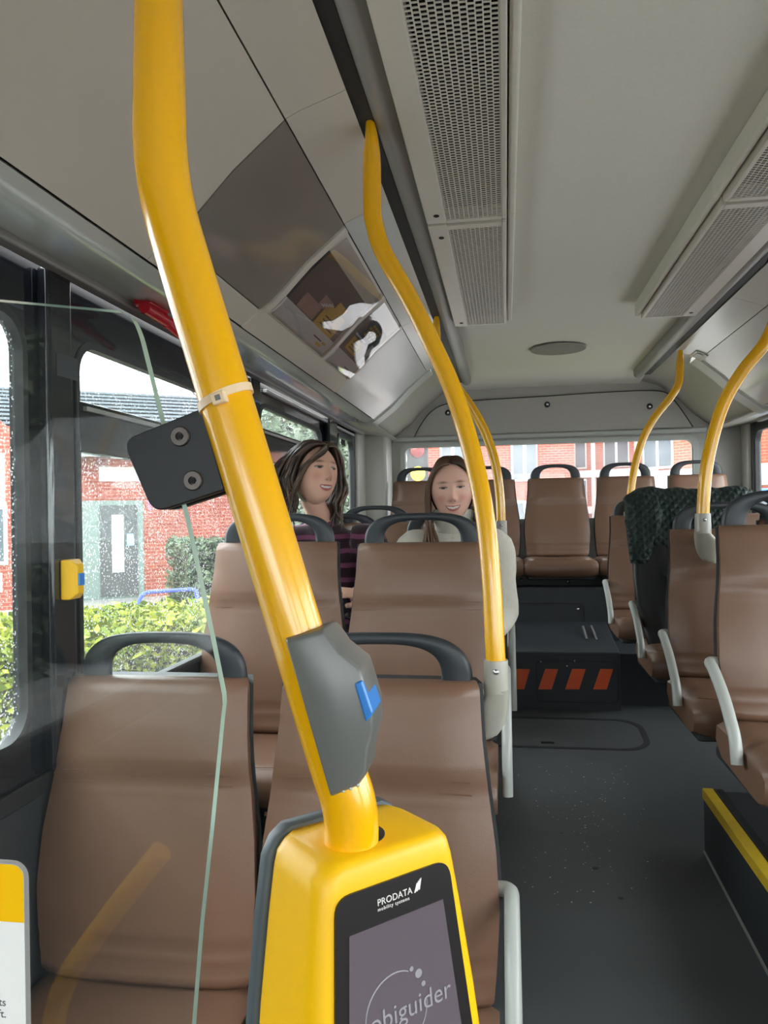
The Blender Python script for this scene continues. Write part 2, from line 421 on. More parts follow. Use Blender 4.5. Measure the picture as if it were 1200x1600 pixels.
# ---------------------------------------------------------------- side walls and windows
def side(X, s, wins, name, first):
    """s=+1: outside is towards -X (left wall); wins: (outer y0,y1, inner y0,y1, z0,z1, bar or None)"""
    tx = -s * .03
    mb = MB(); mb.box(min(X, X-s*.06), max(X, X-s*.06), YF, YR, -.1, .72)
    wl_ = tag(mb.build(name, WALLD), kind='structure')
    MB().box(min(X+s*.012, X), max(X+s*.012, X), YF, 4.86, .69, .73).build('sill_strip', BLACK, wl_, bevel=.004)
    for i, (o0, o1, i0, i1, z0, z1, bar, clear) in enumerate(wins):
        mb = MB(); plate_hole(mb, (o0, o1, .72, 1.79), (i0, i1, z0, z1, .07), lambda y, z: (X, y, z), (tx, 0, 0), n=8)
        w = tag(mb.build('window_%d' % (first + i), BLKGL, smooth=30), kind='structure')
        # rubber seal round the opening
        o_ = rrect(i0-.012, i1+.012, z0-.012, z1+.012, .08, 8); k_ = rrect(i0+.004, i1-.004, z0+.004, z1-.004, .066, 8)
        mb = MB(); mb.loft([[Vector((X + s*h, y, z)) for y, z in q] for q, h in ((o_, 0), (o_, .004), (k_, .004), (k_, -.02))], cap=False)
        mb.build('window_seal', BLACK, w, smooth=40)
        g = GLASSC if clear else GLASS
        if bar:
            MB().box(min(X+s*.006, X-s*.024), max(X+s*.006, X-s*.024), i0-.002, i1+.002, bar[0], bar[1]).build('hopper_bar', BLKGL, w, bevel=.004)
            MB().box(min(X+s*.007, X+s*.016), max(X+s*.007, X+s*.016), i0+.01, i1-.01, bar[1]-.022, bar[1]-.012).build('hopper_lip', ALU, w)
            MB().box(X-s*.014-.002, X-s*.014+.002, i0-.01, i1+.01, bar[1]-.005, z1+.01).build('hopper_pane', g, w)
            MB().box(X-s*.018-.002, X-s*.018+.002, i0-.01, i1+.01, z0-.01, bar[0]+.005).build('pane', g, w)
        else:
            MB().box(X-s*.018-.002, X-s*.018+.002, i0-.01, i1+.01, z0-.01, z1+.01).build('pane', g, w)
        # upright pillar cover between windows
        if i < len(wins) - 1:
            a0, a1 = i1 + .02, wins[i+1][2] - .02
            MB().box(min(X, X+s*.03), max(X, X+s*.03), lerp(a0, a1, .16), lerp(a0, a1, .72), .73, 1.775).build('pillar_cover', BLKGL if i < 9 else BLACK, w, bevel=.01)
    return wl_
LW = [(-3.6, -1.55, -3.4, -1.65, .81, 1.65, None, True), (-1.55, .06, -1.45, -.04, .81, 1.65, None, True),
      (.06, 1.50, .16, 1.405, .815, 1.655, None, False), (1.50, 2.80, 1.605, 2.70, .815, 1.65, (1.402, 1.518), False),
      (2.80, 4.12, 2.91, 3.925, .83, 1.69, (1.47, 1.60), False), (4.12, 4.86, 4.325, 4.79, .93, 1.715, None, True)]
wall_left = side(XL, 1, LW, 'wall_left', 1)
RW = [(-3.6, -1.55, -3.4, -1.65, .81, 1.65, None, True), (-1.55, .06, -1.45, -.04, .81, 1.65, None, True),
      (.06, 1.50, .16, 1.405, .815, 1.655, None, True), (1.50, 2.80, 1.605, 2.70, .815, 1.65, (1.402, 1.518), True),
      (2.80, 4.02, 2.91, 3.90, .83, 1.69, (1.47, 1.60), True), (4.02, 5.20, 4.12, 5.10, .93, 1.73, None, True)]
wall_right = side(XR, -1, RW, 'wall_right', 7)
w4 = bpy.data.objects['window_6']
p0 = P(536, 689, X=XL-.013)
MB().box(XL-.0155, XL-.0135, p0.y-.05, p0.y+.07, p0.z-.025, p0.z+.01).build('glass_sticker', DARK, w4)
p0 = P(140, 588, X=XL+.031)
MB().box(XL+.0305, XL+.0315, 1.475, 1.555, 1.552, 1.60).build('pillar_sticker', mat('pillar_sticker_grey', srgb(46, 50, 58), .3), bpy.data.objects['window_3'])
# pale strip standing in for a glint above the rear left windows
MB().box(XL, XL+.02, 2.95, 4.75, 1.742, 1.757).build('glint_strip', LGREY, wall_left, bevel=.004)
# rear pillars
for s, X, y0 in ((1, XL, 4.86), (-1, XR, 5.2)):
    mb = MB(); mb.box(min(X-s*.05, X+s*.02), max(X-s*.05, X+s*.02), y0, 5.35, .72, 1.80)
    tag(mb.build('trim_1' if s > 0 else 'trim_2', PILLAR, bevel=.02, bseg=4), kind='structure')
mb = MB(); mb.box(XL, XL+.17, 5.10, 5.36, .72, 1.80); tag(mb.build('trim_3', PILLAR, bevel=.03, bseg=4), kind='structure')

# ---------------------------------------------------------------- rear wall
RWX = (-.69, 1.235, 1.20, 1.712)
mb = MB(); plate_hole(mb, (XL-.05, XR+.05, .85, 2.2), (*RWX, .05), lambda x, z: (x, YR, z), (0, .05, 0))
rear = tag(mb.build('wall_rear', REARW, smooth=30), kind='structure')
o_ = rrect(RWX[0]-.035, RWX[1]+.035, RWX[2]-.03, RWX[3]+.03, .07); i_ = rrect(*RWX, .05)
mb = MB(); mb.loft([[Vector((x, YR - h, z)) for x, z in q] for q, h in ((o_, 0), (o_, .012), (i_, .012), (i_, -.03))], cap=False)
win = tag(mb.build('window_13', LGREY, smooth=40), kind='structure')
MB().box(RWX[0]-.01, RWX[1]+.01, YR+.024, YR+.028, RWX[2]-.01, RWX[3]+.01).build('pane', glass_mat('rear_glass', (.86, .88, .88), refl=.6, film=.10), win)
# top edge ledge and access panel above the rear window
MB().box(-.78, 1.32, YR-.03, YR, 1.752, 1.785).build('ledge', LGREY, rear, bevel=.01)
arc = [P(u, v, Y=YR-.012) for u, v in ((647, 684), (655, 668), (672, 645), (695, 632), (740, 626), (855, 619), (960, 612), (1030, 611), (1050, 622), (1068, 645), (1082, 666))]
arc = smooth_path(arc, 4)
zb = 1.79
poly = [Vector((arc[0].x, YR-.012, zb))] + arc + [Vector((arc[-1].x, YR-.012, zb))]
pan = MB().prism(poly, (0, .014, 0)).build('access_panel', REARW, rear)
mb = MB(); mb.tube([p + Vector((0, -.001, 0)) for p in poly], .0035, 6); mb.build('panel_joint', SEAMM, pan)
for u, v in ((700, 645), (855, 632), (1015, 635)):
    p = P(u, v, Y=YR-.014); mb = MB(); mb.sphere(p, (.02, .008, .02), 14, 8); sc_ = mb.build('panel_fastener', BLACK, pan, smooth=180)
    MB().sphere(p + Vector((0, -.007, 0)), (.009, .004, .009)).build('fastener_head', STEEL, sc_)

# ---------------------------------------------------------------- ceiling, coves, rails
mb = MB(); secs = []
for i, y in enumerate([YF, 4.3, 4.6, 4.85, 5.05, 5.2, YR+.02]):
    dz = [0, 0, -.002, -.006, -.014, -.03, -.06][i] * .6
    secs.append([(-.30, y, 2.13+dz), (.0, y, 2.135+dz), (.3, y, 2.138+dz), (.6, y, 2.135+dz), (.90, y, 2.13+dz), (.90, y, 2.2), (-.30, y, 2.2)])
mb.loft(secs); ceiling = tag(mb.build('ceiling', CEIL, smooth=40), kind='structure')
PROF = [(-.90, 1.782), (-.80, 1.766), (-.76, 1.758), (-.725, 1.772), (-.62, 1.852), (-.53, 1.945), (-.41, 2.045), (-.29, 2.085)]
def prof(x):
    return interp(PROF, x)
def panel(name, x0, x1, y0, y1, m, parent, off=0.0, th=.01, mirror=False, n=None, bev=0):
    n = n or max(2, int((x1 - x0) / .025)); lo, hi = [], []
    for k in range(n + 1):
        x = lerp(x0, x1, k / n); e = .004
        t = Vector((2*e, 0, prof(x+e) - prof(x-e))).normalized(); nr = Vector((t.z, 0, -t.x))   # towards the inside
        p = Vector((x, 0, prof(x))) + nr * off
        lo.append(p); hi.append(p - nr * th)
    sec = lo + hi[::-1]
    f = (lambda p: Vector((2*XC - p.x, p.y, p.z))) if mirror else (lambda p: p)
    mb = MB(); mb.loft([[f(Vector((p.x, y, p.z))) for p in sec] for y in (y0, y1)])
    return mb.build(name, m, parent, smooth=35)
for mir in (False, True):
    nm = 'trim_%d' % (5 if mir else 4)
    root = tag(panel(nm, -.90, -.72, YF, 4.24, SOFF, None, mirror=mir, n=10), kind='structure')
    g = .0013
    segs = [(YF, -.45), (-.45, 1.47), (1.47, 2.03), (2.03, 3.20), (3.20, 4.22)]
    for k, (a, b) in enumerate(segs):
        m_up = COVE if k < 3 else COVEB
        panel('cove_panel', -.42+g, -.295, a+g, b-g, m_up, root, off=.004, mirror=mir)
        if not mir and k == 2:
            panel('cove_panel', -.715, -.66-g, a+g, b-g, COVE, root, off=.004, mirror=mir)
            panel('clear_cover', -.66+g, -.42-g, a+g, b-g, COVED, root, off=.006, mirror=mir)
        elif not mir and k == 3:
            panel('cove_panel', -.715, -.655, a+g, b-g, COVE, root, off=.010, mirror=mir)
            panel('poster_frame', -.655, -.42-g, a+.01, b-g, COVE, root, off=.002, mirror=mir)
            panel('frame_bar', -.655, -.42-g, a+.006, a+.04, COVE, root, off=.012, mirror=mir)
            panel('frame_bar', -.655, -.42-g, 2.70, 2.745, COVE, root, off=.012, mirror=mir)
            panel('frame_bar', -.655, -.42-g, 3.16, b-g, COVE, root, off=.010, mirror=mir)
        else:
            panel('cove_panel', -.715, -.42-g, a+g, b-g, COVEB if k == 4 or (mir and k == 3) else COVE, root, off=.004, mirror=mir)
    # backing that shows dark in the joints
    panel('joint_backing', -.73, -.29, YF, 4.22, DARK, root, off=-.012, mirror=mir)
    # rounded arch closing the cove at the rear, then the recessed rear corner
    panel('arch_trim', -.80, -.40, 4.225, 4.36, LGREY, root, off=.012, th=.03, mirror=mir)
    panel('rear_corner', -.93, -.28, 4.36, YR, REARW, root, off=-.035, mirror=mir)
    panel('soffit_rear', -.95, -.74, 4.24, YR, PILLAR, root, off=-.004, mirror=mir, n=8)
    mx = (lambda x: 2*XC - x) if mir else (lambda x: x)
    bx = lambda a, b: (min(mx(a), mx(b)), max(mx(a), mx(b)))
    MB().box(*bx(-.93, -.895), YF, 4.9, 1.765, 1.80).build('upper_edge', ALU, root, bevel=.006)
    # black slot and the rounded grey rail cover
    MB().box(*bx(-.30, -.262), YF, 4.95, 2.085, 2.12).build('rail_slot', BLACK, root)
    pr = [(-.266 + .03*(1-math.cos(math.pi*k/10)), 2.10 - .026*math.sin(math.pi*k/10)) for k in range(11)]
    mb = MB(); mb.loft([[(mx(x), y, z) for x, z in pr] + [(mx(-.206), y, 2.13), (mx(-.266), y, 2.13)] for y in (YF, 5.0)])
    mb.build('rail_cover', ALU, root, smooth=40)
# small lamp in the right cove
r5 = bpy.data.objects['trim_5']
p = P(1092, 549, X=1.0); xm = 2*XC - 1.0
panel('cove_lamp_frame', xm-.03, xm+.03, p.y-.075, p.y+.055, LGREY, r5, off=.010, mirror=True)
panel('cove_lamp_lens', xm-.018, xm+.018, p.y-.055, p.y+.035, BOXG, r5, off=.013, mirror=True)

# speaker grille in the ceiling
c = Vector((.296, 4.26, 2.131)); mb = MB()
mb.loft([[c + Vector((r*math.cos(2*math.pi*k/40), r*math.sin(2*math.pi*k/40), -h)) for k in range(40)] for r, h in ((.15, 0), (.147, .006), (.02, .008))])
spk = tag(mb.build('ceiling_speaker', mat('speaker_grille', srgb(142, 138, 130), .8, var=.3, vscale=500), smooth=40),
          'round grey speaker grille set flush in the ceiling near the rear', 'speaker')

# ---------------------------------------------------------------- ceiling vents
def vent(xa, s, y0, y1, label):
    """xa: inner (aisle-side) edge, s=-1 housing runs towards -X"""
    X = lambda d: xa + s * d
    bx = lambda a, b: (min(X(a), X(b)), max(X(a), X(b)))
    root = empty('ceiling_vent', (xa, (y0+y1)/2, 2.06)); R = (y0+y1)/2
    def mk(mb, nm, m, **k):
        mb.v = [(x - xa, y - R, z - 2.06) for x, y, z in mb.v]; return mb.build(nm, m, root, **k)
    zf = 2.062
    gx0, gx1, gy0, gy1 = .014, .166, y0 + .03, y1 - .02
    # frame: four sides of the face plate
    mb = MB(); mb.box(*bx(0, gx0), y0, y1, zf, zf+.07); mk(mb, 'frame_side', VENTM, bevel=.004)
    mb = MB(); mb.box(*bx(gx1, .222), y0, y1, zf, zf+.07); mk(mb, 'face_plate', VENTM, bevel=.004)
    mb = MB(); mb.box(*bx(gx0, gx1), y0, gy0, zf, zf+.07); mk(mb, 'frame_end', VENTM)
    mb = MB(); mb.box(*bx(gx0, gx1), gy1, y1, zf, zf+.07); mk(mb, 'frame_end', VENTM)
    mb = MB(); mb.box(*bx(gx0, gx1), gy0, gy1, zf+.035, zf+.06); mk(mb, 'duct_back', DARK)
    # ridge between vent and ceiling
    mb = MB(); mb.box(*bx(-.024, -.004), y0-.01, y1+.01, zf+.014, zf+.072); mk(mb, 'edge_ridge', CEIL, bevel=.006)
    # perforated sheet: staggered slots
    mb = MB(); nc = 12; cw = (gx1 - gx0) / nc; pitch = .0126; rib = .0024; bar = .0032; z0, z1 = zf + .002, zf + .004
    for k in range(nc + 1):
        x = gx0 + k * cw; mb.box(*bx(max(gx0, x - rib/2), min(gx1, x + rib/2)), gy0, gy1, z0, z1)
    for k in range(nc):
        xa_, xb_ = gx0 + k*cw + rib/2, gx0 + (k+1)*cw - rib/2
        y = gy0 + (pitch/2 if k % 2 else 0); a, b = bx(xa_, xb_)
        while y < gy1:
            ya, yb = max(gy0, y - bar/2), min(gy1, y + bar/2)
            mb.add([(a, ya, z0), (b, ya, z0), (b, yb, z0), (a, yb, z0), (a, ya, z1), (b, ya, z1), (b, yb, z1), (a, yb, z1)], [(0, 3, 2, 1), (0, 1, 5, 4), (2, 3, 7, 6)])
            y += pitch
    gr = mk(mb, 'perforated_grille', VENTM, fix=False)
    for yy in (y0 + .09, y1 - .06):
        mb = MB(); mb.loft([[Vector((X(.19) + .008*math.cos(2*math.pi*k/14), yy + .010*math.sin(2*math.pi*k/14), zf - h)) for k in range(14)] for h in (-.004, .001)])
        mk(mb, 'screw_hole', DARK)
    return tag(root, label, 'vent', 'perforated ceiling vents')
vent(.017, -1, .96, 2.155, 'long perforated ceiling vent above the left seats, nearer of the left pair')
vent(.017, -1, 2.175, 3.36, 'perforated ceiling vent left of the aisle, farther of the left pair')
vent(.583, 1, .96, 2.155, 'perforated ceiling vent at upper right corner, nearer of the right pair')
vent(.583, 1, 2.175, 3.40, 'perforated ceiling vent right of the aisle, farther of the right pair')
vent(.017, -1, -1.6, .94, 'perforated ceiling vent overhead behind the viewpoint, left side') if False else None

# ---------------------------------------------------------------- front end of the bus, behind the camera
mb = MB(); plate_hole(mb, (XL, XR, -.1, 2.15), (XL+.1, XR-.1, .95, 1.95, .1), lambda x, z: (x, YF, z), (0, -.05, 0))
fr_ = tag(mb.build('wall_front', WALLD, smooth=30), kind='structure')
mb = MB(); mb.box(XL+.08, XR-.08, YF-.03, YF-.025, .93, 1.97); tag(mb.build('window_14', GLASSC), kind='structure')

# ---------------------------------------------------------------- adverts in the left cove
def poster(label, y0, y1, kind):
    root = empty('advert_poster', (0, 0, 0)); tag(root, label, 'poster', 'adverts in the left cove')
    DK = MATS.get('poster_dark') or mat('poster_dark', srgb(58, 54, 54), .5, var=.35, vscale=9)
    PW = MATS.get('poster_white') or mat('poster_white', srgb(205, 198, 196), .5, var=.03)
    PY = MATS.get('poster_yellow') or mat('poster_yellow', srgb(206, 158, 40), .5, var=.05)
    PT = MATS.get('poster_ink') or mat('poster_ink', srgb(48, 44, 42), .6)
    PP = MATS.get('poster_pink') or mat('poster_pink', srgb(150, 112, 108), .6, var=.3, vscale=14)
    L = y1 - y0; q = lambda t: lerp(y0, y1, t)
    if kind == 1:
        panel('printed_sheet', -.645, -.475, y0, y1, DK, root, off=.004, th=.002)
        panel('white_strip', -.645, -.602, y0, y1, PW, root, off=.006, th=.002)
        panel('yellow_box', -.602, -.545, q(.50), q(.90), PY, root, off=.006, th=.002)
        for k, (xa, ta, tb) in enumerate(((-.592, .58, .84), (-.582, .58, .80), (-.572, .58, .74))):
            panel('text_line', xa, xa+.003, q(ta), q(tb), PT, root, off=.008, th=.002, n=1)
        panel('photo_hands', -.60, -.565, q(.16), q(.46), PP, root, off=.006, th=.002)
        panel('photo_hands', -.565, -.54, q(.38), q(.56), PP, root, off=.006, th=.002)
        panel('photo_glass', -.545, -.525, q(.62), q(.80), PY, root, off=.006, th=.002)
        panel('logo_mark', -.636, -.628, q(.76), q(.86), PY, root, off=.008, th=.002, n=1)
        panel('logo_mark', -.624, -.618, q(.84), q(.9), PY, root, off=.008, th=.002, n=1)
        panel('text_line', -.622, -.619, q(.64), q(.8), PT, root, off=.008, th=.002, n=1)
        for k in range(5): panel('photo_light', -.562+.004*k, -.559+.004*k, q(.40+.03*k), q(.46+.03*k), PW, root, off=.008, th=.002, n=1)
    else:
        panel('printed_sheet', -.645, -.475, y0, y1, DK, root, off=.004, th=.002)
        panel('white_strip', -.645, -.60, y0, y1, PW, root, off=.006, th=.002)
        panel('yellow_box', -.59, -.55, q(.18), q(.62), PY, root, off=.006, th=.002)
        for k in range(3): panel('text_line', -.582+.009*k, -.579+.009*k, q(.26), q(.54-.05*k), PT, root, off=.008, th=.002, n=1)
        panel('text_bar', -.545, -.54, q(.16), q(.6), WHITE, root, off=.006, th=.002, n=1)
        for r in range(4):
            for k in range(4):
                t = .36 + .11*k + (.03 if r % 2 else 0)
                panel('headline_letter', -.53+.012*r, -.522+.012*r, q(t), q(t+.075), PY, root, off=.006, th=.002, n=1)
        panel('text_line', -.63, -.627, q(.62), q(.8), PT, root, off=.008, th=.002, n=1)
        panel('photo_light', -.60, -.53, q(.86), q(.98), PW, root, off=.006, th=.002)
    panel('clear_cover', -.65, -.43, y0-.01, y1+.01, COVER, root, off=.016, th=.002)
    return root
poster('advert poster behind a clear cover in the cove, white strip and large yellow box', 2.09, 2.69, 1)
poster('smaller advert poster nearer the rear in the cove, yellow lettering on dark print', 2.755, 3.15, 2)

# ---------------------------------------------------------------- red emergency hammer holder
p = P(240, 478, X=XL+.10)
root = empty('emergency_hammer', p); tag(root, 'red emergency hammer in its holder under the left cove beside the window', 'hammer')
MB().box(-.03, .02, -.05, .05, -.012, .036).build('holder', RED, root, bevel=.008)
mb = MB(); mb.tube([(.01, -.07, -.022), (.01, .07, -.026)], .015, 12); mb.build('hammer_head', RED, root, smooth=40)
mb = MB(); mb.tube([(.01, .05, -.03), (.012, .12, -.042), (.012, .19, -.052)], [.013, .011, .010], 10); mb.build('hammer_handle', RED, root, smooth=40)
mb = MB(); mb.tube([(.01, .075, -.026), (.01, .083, -.026)], .009, 10); mb.build('hammer_tip', STEEL, root)
# ------------------------------------------------------------------ seats
def pad_section(z, hw, yf, yb, bow, r=.018, n=9):
    """horizontal outline of a backrest: front edge at y=yf (bowed), back at yb"""
    pts = []
    for k in range(n + 1):
        t = -1 + 2*k/n; x = hw * t
        e = 1 - abs(t)**6
        pts.append(Vector((x * (1 - .0*e), yf - bow * (abs(t)**2.5) + (1-e) * (yb-yf) * .45 + bow*.3, z)))
    pts.append(Vector((hw * .995, lerp(yf, yb, .75), z))); pts.append(Vector((hw * .96, yb, z)))
    pts.append(Vector((-hw * .96, yb, z))); pts.append(Vector((-hw * .995, lerp(yf, yb, .75), z)))
    return pts
def make_seat(tw, mw, L, Z0, depth, cw):
    """seat facing -Y; local z=0 is the underside of the cushion; returns the root with parts"""
    root = empty('bus_seat')
    zc = Z0                       # cushion top
    hw = lambda t: interp([(0, mw*.47), (.12, mw*.485), (.30, mw*.5), (.48, lerp(mw, tw, .15)*.5), (.66, lerp(mw, tw, .55)*.5), (.82, lerp(mw, tw, .85)*.5), (1, tw*.5)], t)
    yc = lambda t: interp([(0, -.085), (.3, -.062), (.62, -.035), (.7, -.036), (1, 0)], t)
    # backrest pad: slices with two seams
    secs = []; N = 44
    for i in range(N + 1):
        t = i / N
        dent = .008 * math.exp(-((t - .695) / .012)**2) + .005 * math.exp(-((t - .655) / .010)**2) + .006 * math.exp(-((t - .13) / .014)**2) + .005 * math.exp(-((t - .075) / .012)**2)
        puff = .010 * math.sin(math.pi * min(1, t / .66)) if t < .66 else .005 * math.sin(math.pi * (t - .66) / .34)
        th = .05
        end = 1 - .010 / max(tw, .1) * (1 if t > .985 or t < .01 else 0)
        yf = yc(t) - th*.5 - puff + dent + (.010 if i in (0, N) else 0)
        secs.append(pad_section(zc + t * L, hw(t) * end, yf, yc(t) + th*.5, .016 * math.sin(math.pi*min(1, t*1.15)) if t < .87 else .004))
    mb = MB(); mb.loft(secs); bk = mb.build('backrest', LEATHER, root, smooth=70)
    # stitched seam lines
    for t0 in (.655, .695):
        pts = []
        for k in range(13):
            x = lerp(-1, 1, k/12) * hw(t0) * .86
            pts.append((x, yc(t0) - .025 - .010*math.sin(math.pi*min(1, t0/.66)) + .0055 - .016*abs(lerp(-1, 1, k/12)*.86)**2.5 + .004, zc + t0*L))
        mb = MB(); mb.tube(pts, .0011, 5); mb.build('stitching', LEATHER, bk)
    # plastic shell
    mb = MB(); secs = []
    for i in range(13):
        t = i / 12; h = hw(t) + .006; y0 = yc(t) + .012; y1 = yc(t) + .05
        secs.append([Vector(q) for q in ((-h, y0, zc+t*L-.004), (-h*.93, y1, zc+t*L), (-h*.5, y1+.008, zc+t*L), (0, y1+.010, zc+t*L), (h*.5, y1+.008, zc+t*L), (h*.93, y1, zc+t*L), (h, y0, zc+t*L-.004))])
    secs = [s_ for s_ in secs]
    mb.loft(secs); mb.build('shell', SHELLG, root, smooth=50)
    # cushion: side profile lofted across
    mb = MB(); secs = []; NX = 15
    for i in range(NX + 1):
        s_ = -1 + 2*i/NX; x = cw * .5 * s_; e = abs(s_)**8
        dz = .012 * abs(s_)**2 - .016 * e
        prf = [(-.06, zc-.004), (-.14, zc-.002), (-.26, zc), (-depth+.06, zc-.002), (-depth+.02, zc-.012), (-depth, zc-.035), (-depth+.002, zc-.07), (-depth+.012, zc-.10), (-depth+.05, zc-.115), (-.10, zc-.10), (-.05, zc-.06)]
        cz = zc - .055
        secs.append([Vector((x, y + (.012*e if y < -.3 else 0), cz + (z - cz) * (1 - .25*e) + (dz if z > zc - .03 else 0))) for y, z in prf])
    mb.loft(secs); cu = mb.build('cushion', LEATHER, root, smooth=60)
    mb = MB(); mb.tube([(cw*.5*s_*.93, -depth+.035, zc-.004+.010*abs(s_)**2) for s_ in [-1+2*k/12 for k in range(13)]], .0012, 5); mb.build('stitching', LEATHER, cu)
    mb = MB(); mb.box(-cw*.46, cw*.46, -depth+.05, .03, zc-.128, zc-.092); mb.build('seat_pan', SHELLG, root, bevel=.01)
    # arched handle on top
    mb = MB(); NA = 36; secs = []; zt = zc + L; W = tw * .5 * .93; Hh = .098
    for i in range(NA + 1):
        a = math.pi * i / NA; ca, sa = math.cos(a), math.sin(a)
        ex = .62; so = lambda v, p: math.copysign(abs(v)**p, v)
        ox, oz = W * so(ca, ex), Hh * so(sa, .75)
        ix, iz = (W - .062) * so(ca, .7), (Hh - .023) * so(sa, .62)
        o_ = Vector((ox, 0, oz)); n_ = Vector((ix, 0, iz)); c_ = (o_ + n_) / 2; h_ = (o_ - n_) / 2; ty = .015
        sec = []
        for k in range(12):
            b = 2*math.pi*k/12; cb, sb = math.cos(b), math.sin(b)
            pnt = c_ + h_ * so(cb, .6) + Vector((0, ty * so(sb, .6), 0))
            sec.append(pnt + Vector((0, .012 - oz * .05 + .018, zt - .006)))
        secs.append(sec)
    mb.loft(secs); mb.build('handle', HANDLE, root, smooth=60)
    return root
def add_arm(root, sx, Z0, hw, right):
    x = sx * (hw + .022); z = Z0
    if right: q = [(sx*(hw-.02), -.05, z+.135), (x, -.06, z+.142), (x, -.10, z+.135), (x, -.20, z+.085), (x, -.285, z+.01), (x, -.297, z-.045)]
    else: q = [(sx*(hw-.02), -.045, z+.20), (x, -.055, z+.205), (x, -.10, z+.20), (x, -.20, z+.145), (x, -.285, z+.03), (x, -.298, z-.085)]
    mb = MB(); mb.tube(fillet(q, [.02, .02, .05, .06]), .014, 12); mb.build('side_grab_handle', LGREY, root, smooth=60)
def add_beam(root, x0, x1, Z0):
    mb = MB(); mb.box(min(x0, x1), max(x0, x1), -.24, -.16, Z0-.19, Z0-.125); mb.build('wall_bracket', SHELLG, root, bevel=.01)
STD = dict(tw=.392, mw=.458, L=.575, Z0=.13, depth=.44, cw=.45)
RSTD = dict(STD, L=.485, mw=.44)
protos = {1: (make_seat(**STD), STD), -1: (make_seat(**RSTD), RSTD)}; used = set()
def place_seat(x, y, top, label, group, arm=0, wall=None, rz=0):
    k = 1 if wall < 0 else -1; p_, S_ = protos[k]
    r = copy_tree(p_) if k in used else p_
    used.add(k); SEATS.append((r, arm, wall)); r.location = (x, y, top - S_['L'] - S_['Z0'])
    return tag(r, label, 'seat', group)
SEATS = []
G1, G2 = 'seats left of the aisle', 'seats right of the aisle'
place_seat(-.718, 1.50, .918, 'brown leather bus seat behind the glass partition, nearest window seat on the left', G1, 0, XL)
place_seat(-.252, 1.50, .920, 'brown leather bus seat right behind the yellow ticket validator', G1, 1, XL)
place_seat(-.718, 2.35, 1.166, 'brown leather window seat half hidden by the thick yellow pole', G1, 0, XL)
place_seat(-.258, 2.35, 1.160, 'brown leather aisle seat in front of the woman in the white turtleneck', G1, 1, XL)
place_seat(-.718, 3.22, 1.165, 'brown leather window seat taken by the woman in the striped sweater', G1, 0, XL)
place_seat(-.235, 3.22, 1.165, 'brown leather aisle seat taken by the woman in the white turtleneck', G1, 1, XL)
place_seat(-.700, 4.10, 1.205, 'brown bus seat behind the seated women, by the rearmost left window', G1, 0, XL)
place_seat(-.240, 4.10, 1.195, 'brown bus seat behind the seated women, on the aisle side', G1, 1, XL)
place_seat(.745, 2.12, 1.205, 'brown leather aisle seat at the right edge, nearest of the right row', G2, -1, XR)
place_seat(1.235, 2.12, 1.205, 'brown window seat beside the nearest right aisle seat, out at the right', G2, 0, XR)
place_seat(.750, 2.75, 1.180, 'brown leather aisle seat holding the bracket of the right curved pole', G2, -1, XR)
place_seat(1.235, 2.75, 1.180, 'brown window seat beside the seat with the right curved pole', G2, 0, XR)
place_seat(.758, 3.42, 1.20, 'brown leather aisle seat with the green quilted coat over its back', G2, -1, XR)
place_seat(1.24, 3.42, 1.20, 'brown window seat next to the seat with the coat, only its handle showing', G2, 0, XR)
place_seat(.745, 4.20, 1.222, 'brown leather aisle seat behind the coat, nearest to the rear bench', G2, -1, XR)
place_seat(1.235, 4.20, 1.222, 'brown window seat behind the coat, beside the right wall', G2, 0, XR)
for r, arm, wall in SEATS:
    if arm: add_arm(r, arm, STD['Z0'], (STD if arm > 0 else RSTD)['mw'] * .5, arm < 0)
    add_beam(r, 0, wall - r.location.x if abs(wall - r.location.x) < .5 else math.copysign(.225, wall - r.location.x), STD['Z0'])
# rear bench: five seats of their own
REAR = dict(tw=.345, mw=.41, L=.505, Z0=.09, depth=.42, cw=.436)
rp = None
for x, zt, lb in ((-.564, 1.468, 'rear bench seat at the far left, beside the rear pillar'), (-.115, 1.466, 'rear bench seat partly behind the curved yellow pole and the smiling woman'),
              (.325, 1.466, 'rear bench seat in the middle, facing straight down the aisle'), (.766, 1.466, 'rear bench seat right of the middle, its side hidden by the coat'),
              (1.203, 1.468, 'rear bench seat at the far right, behind the right curved pole')):
    if rp is None: r = rp = make_seat(**REAR)
    else: r = copy_tree(rp)
    r.location = (x, 5.12, zt - REAR['L'] - REAR['Z0']); tag(r, 'brown leather ' + lb, 'seat', 'rear bench seats')
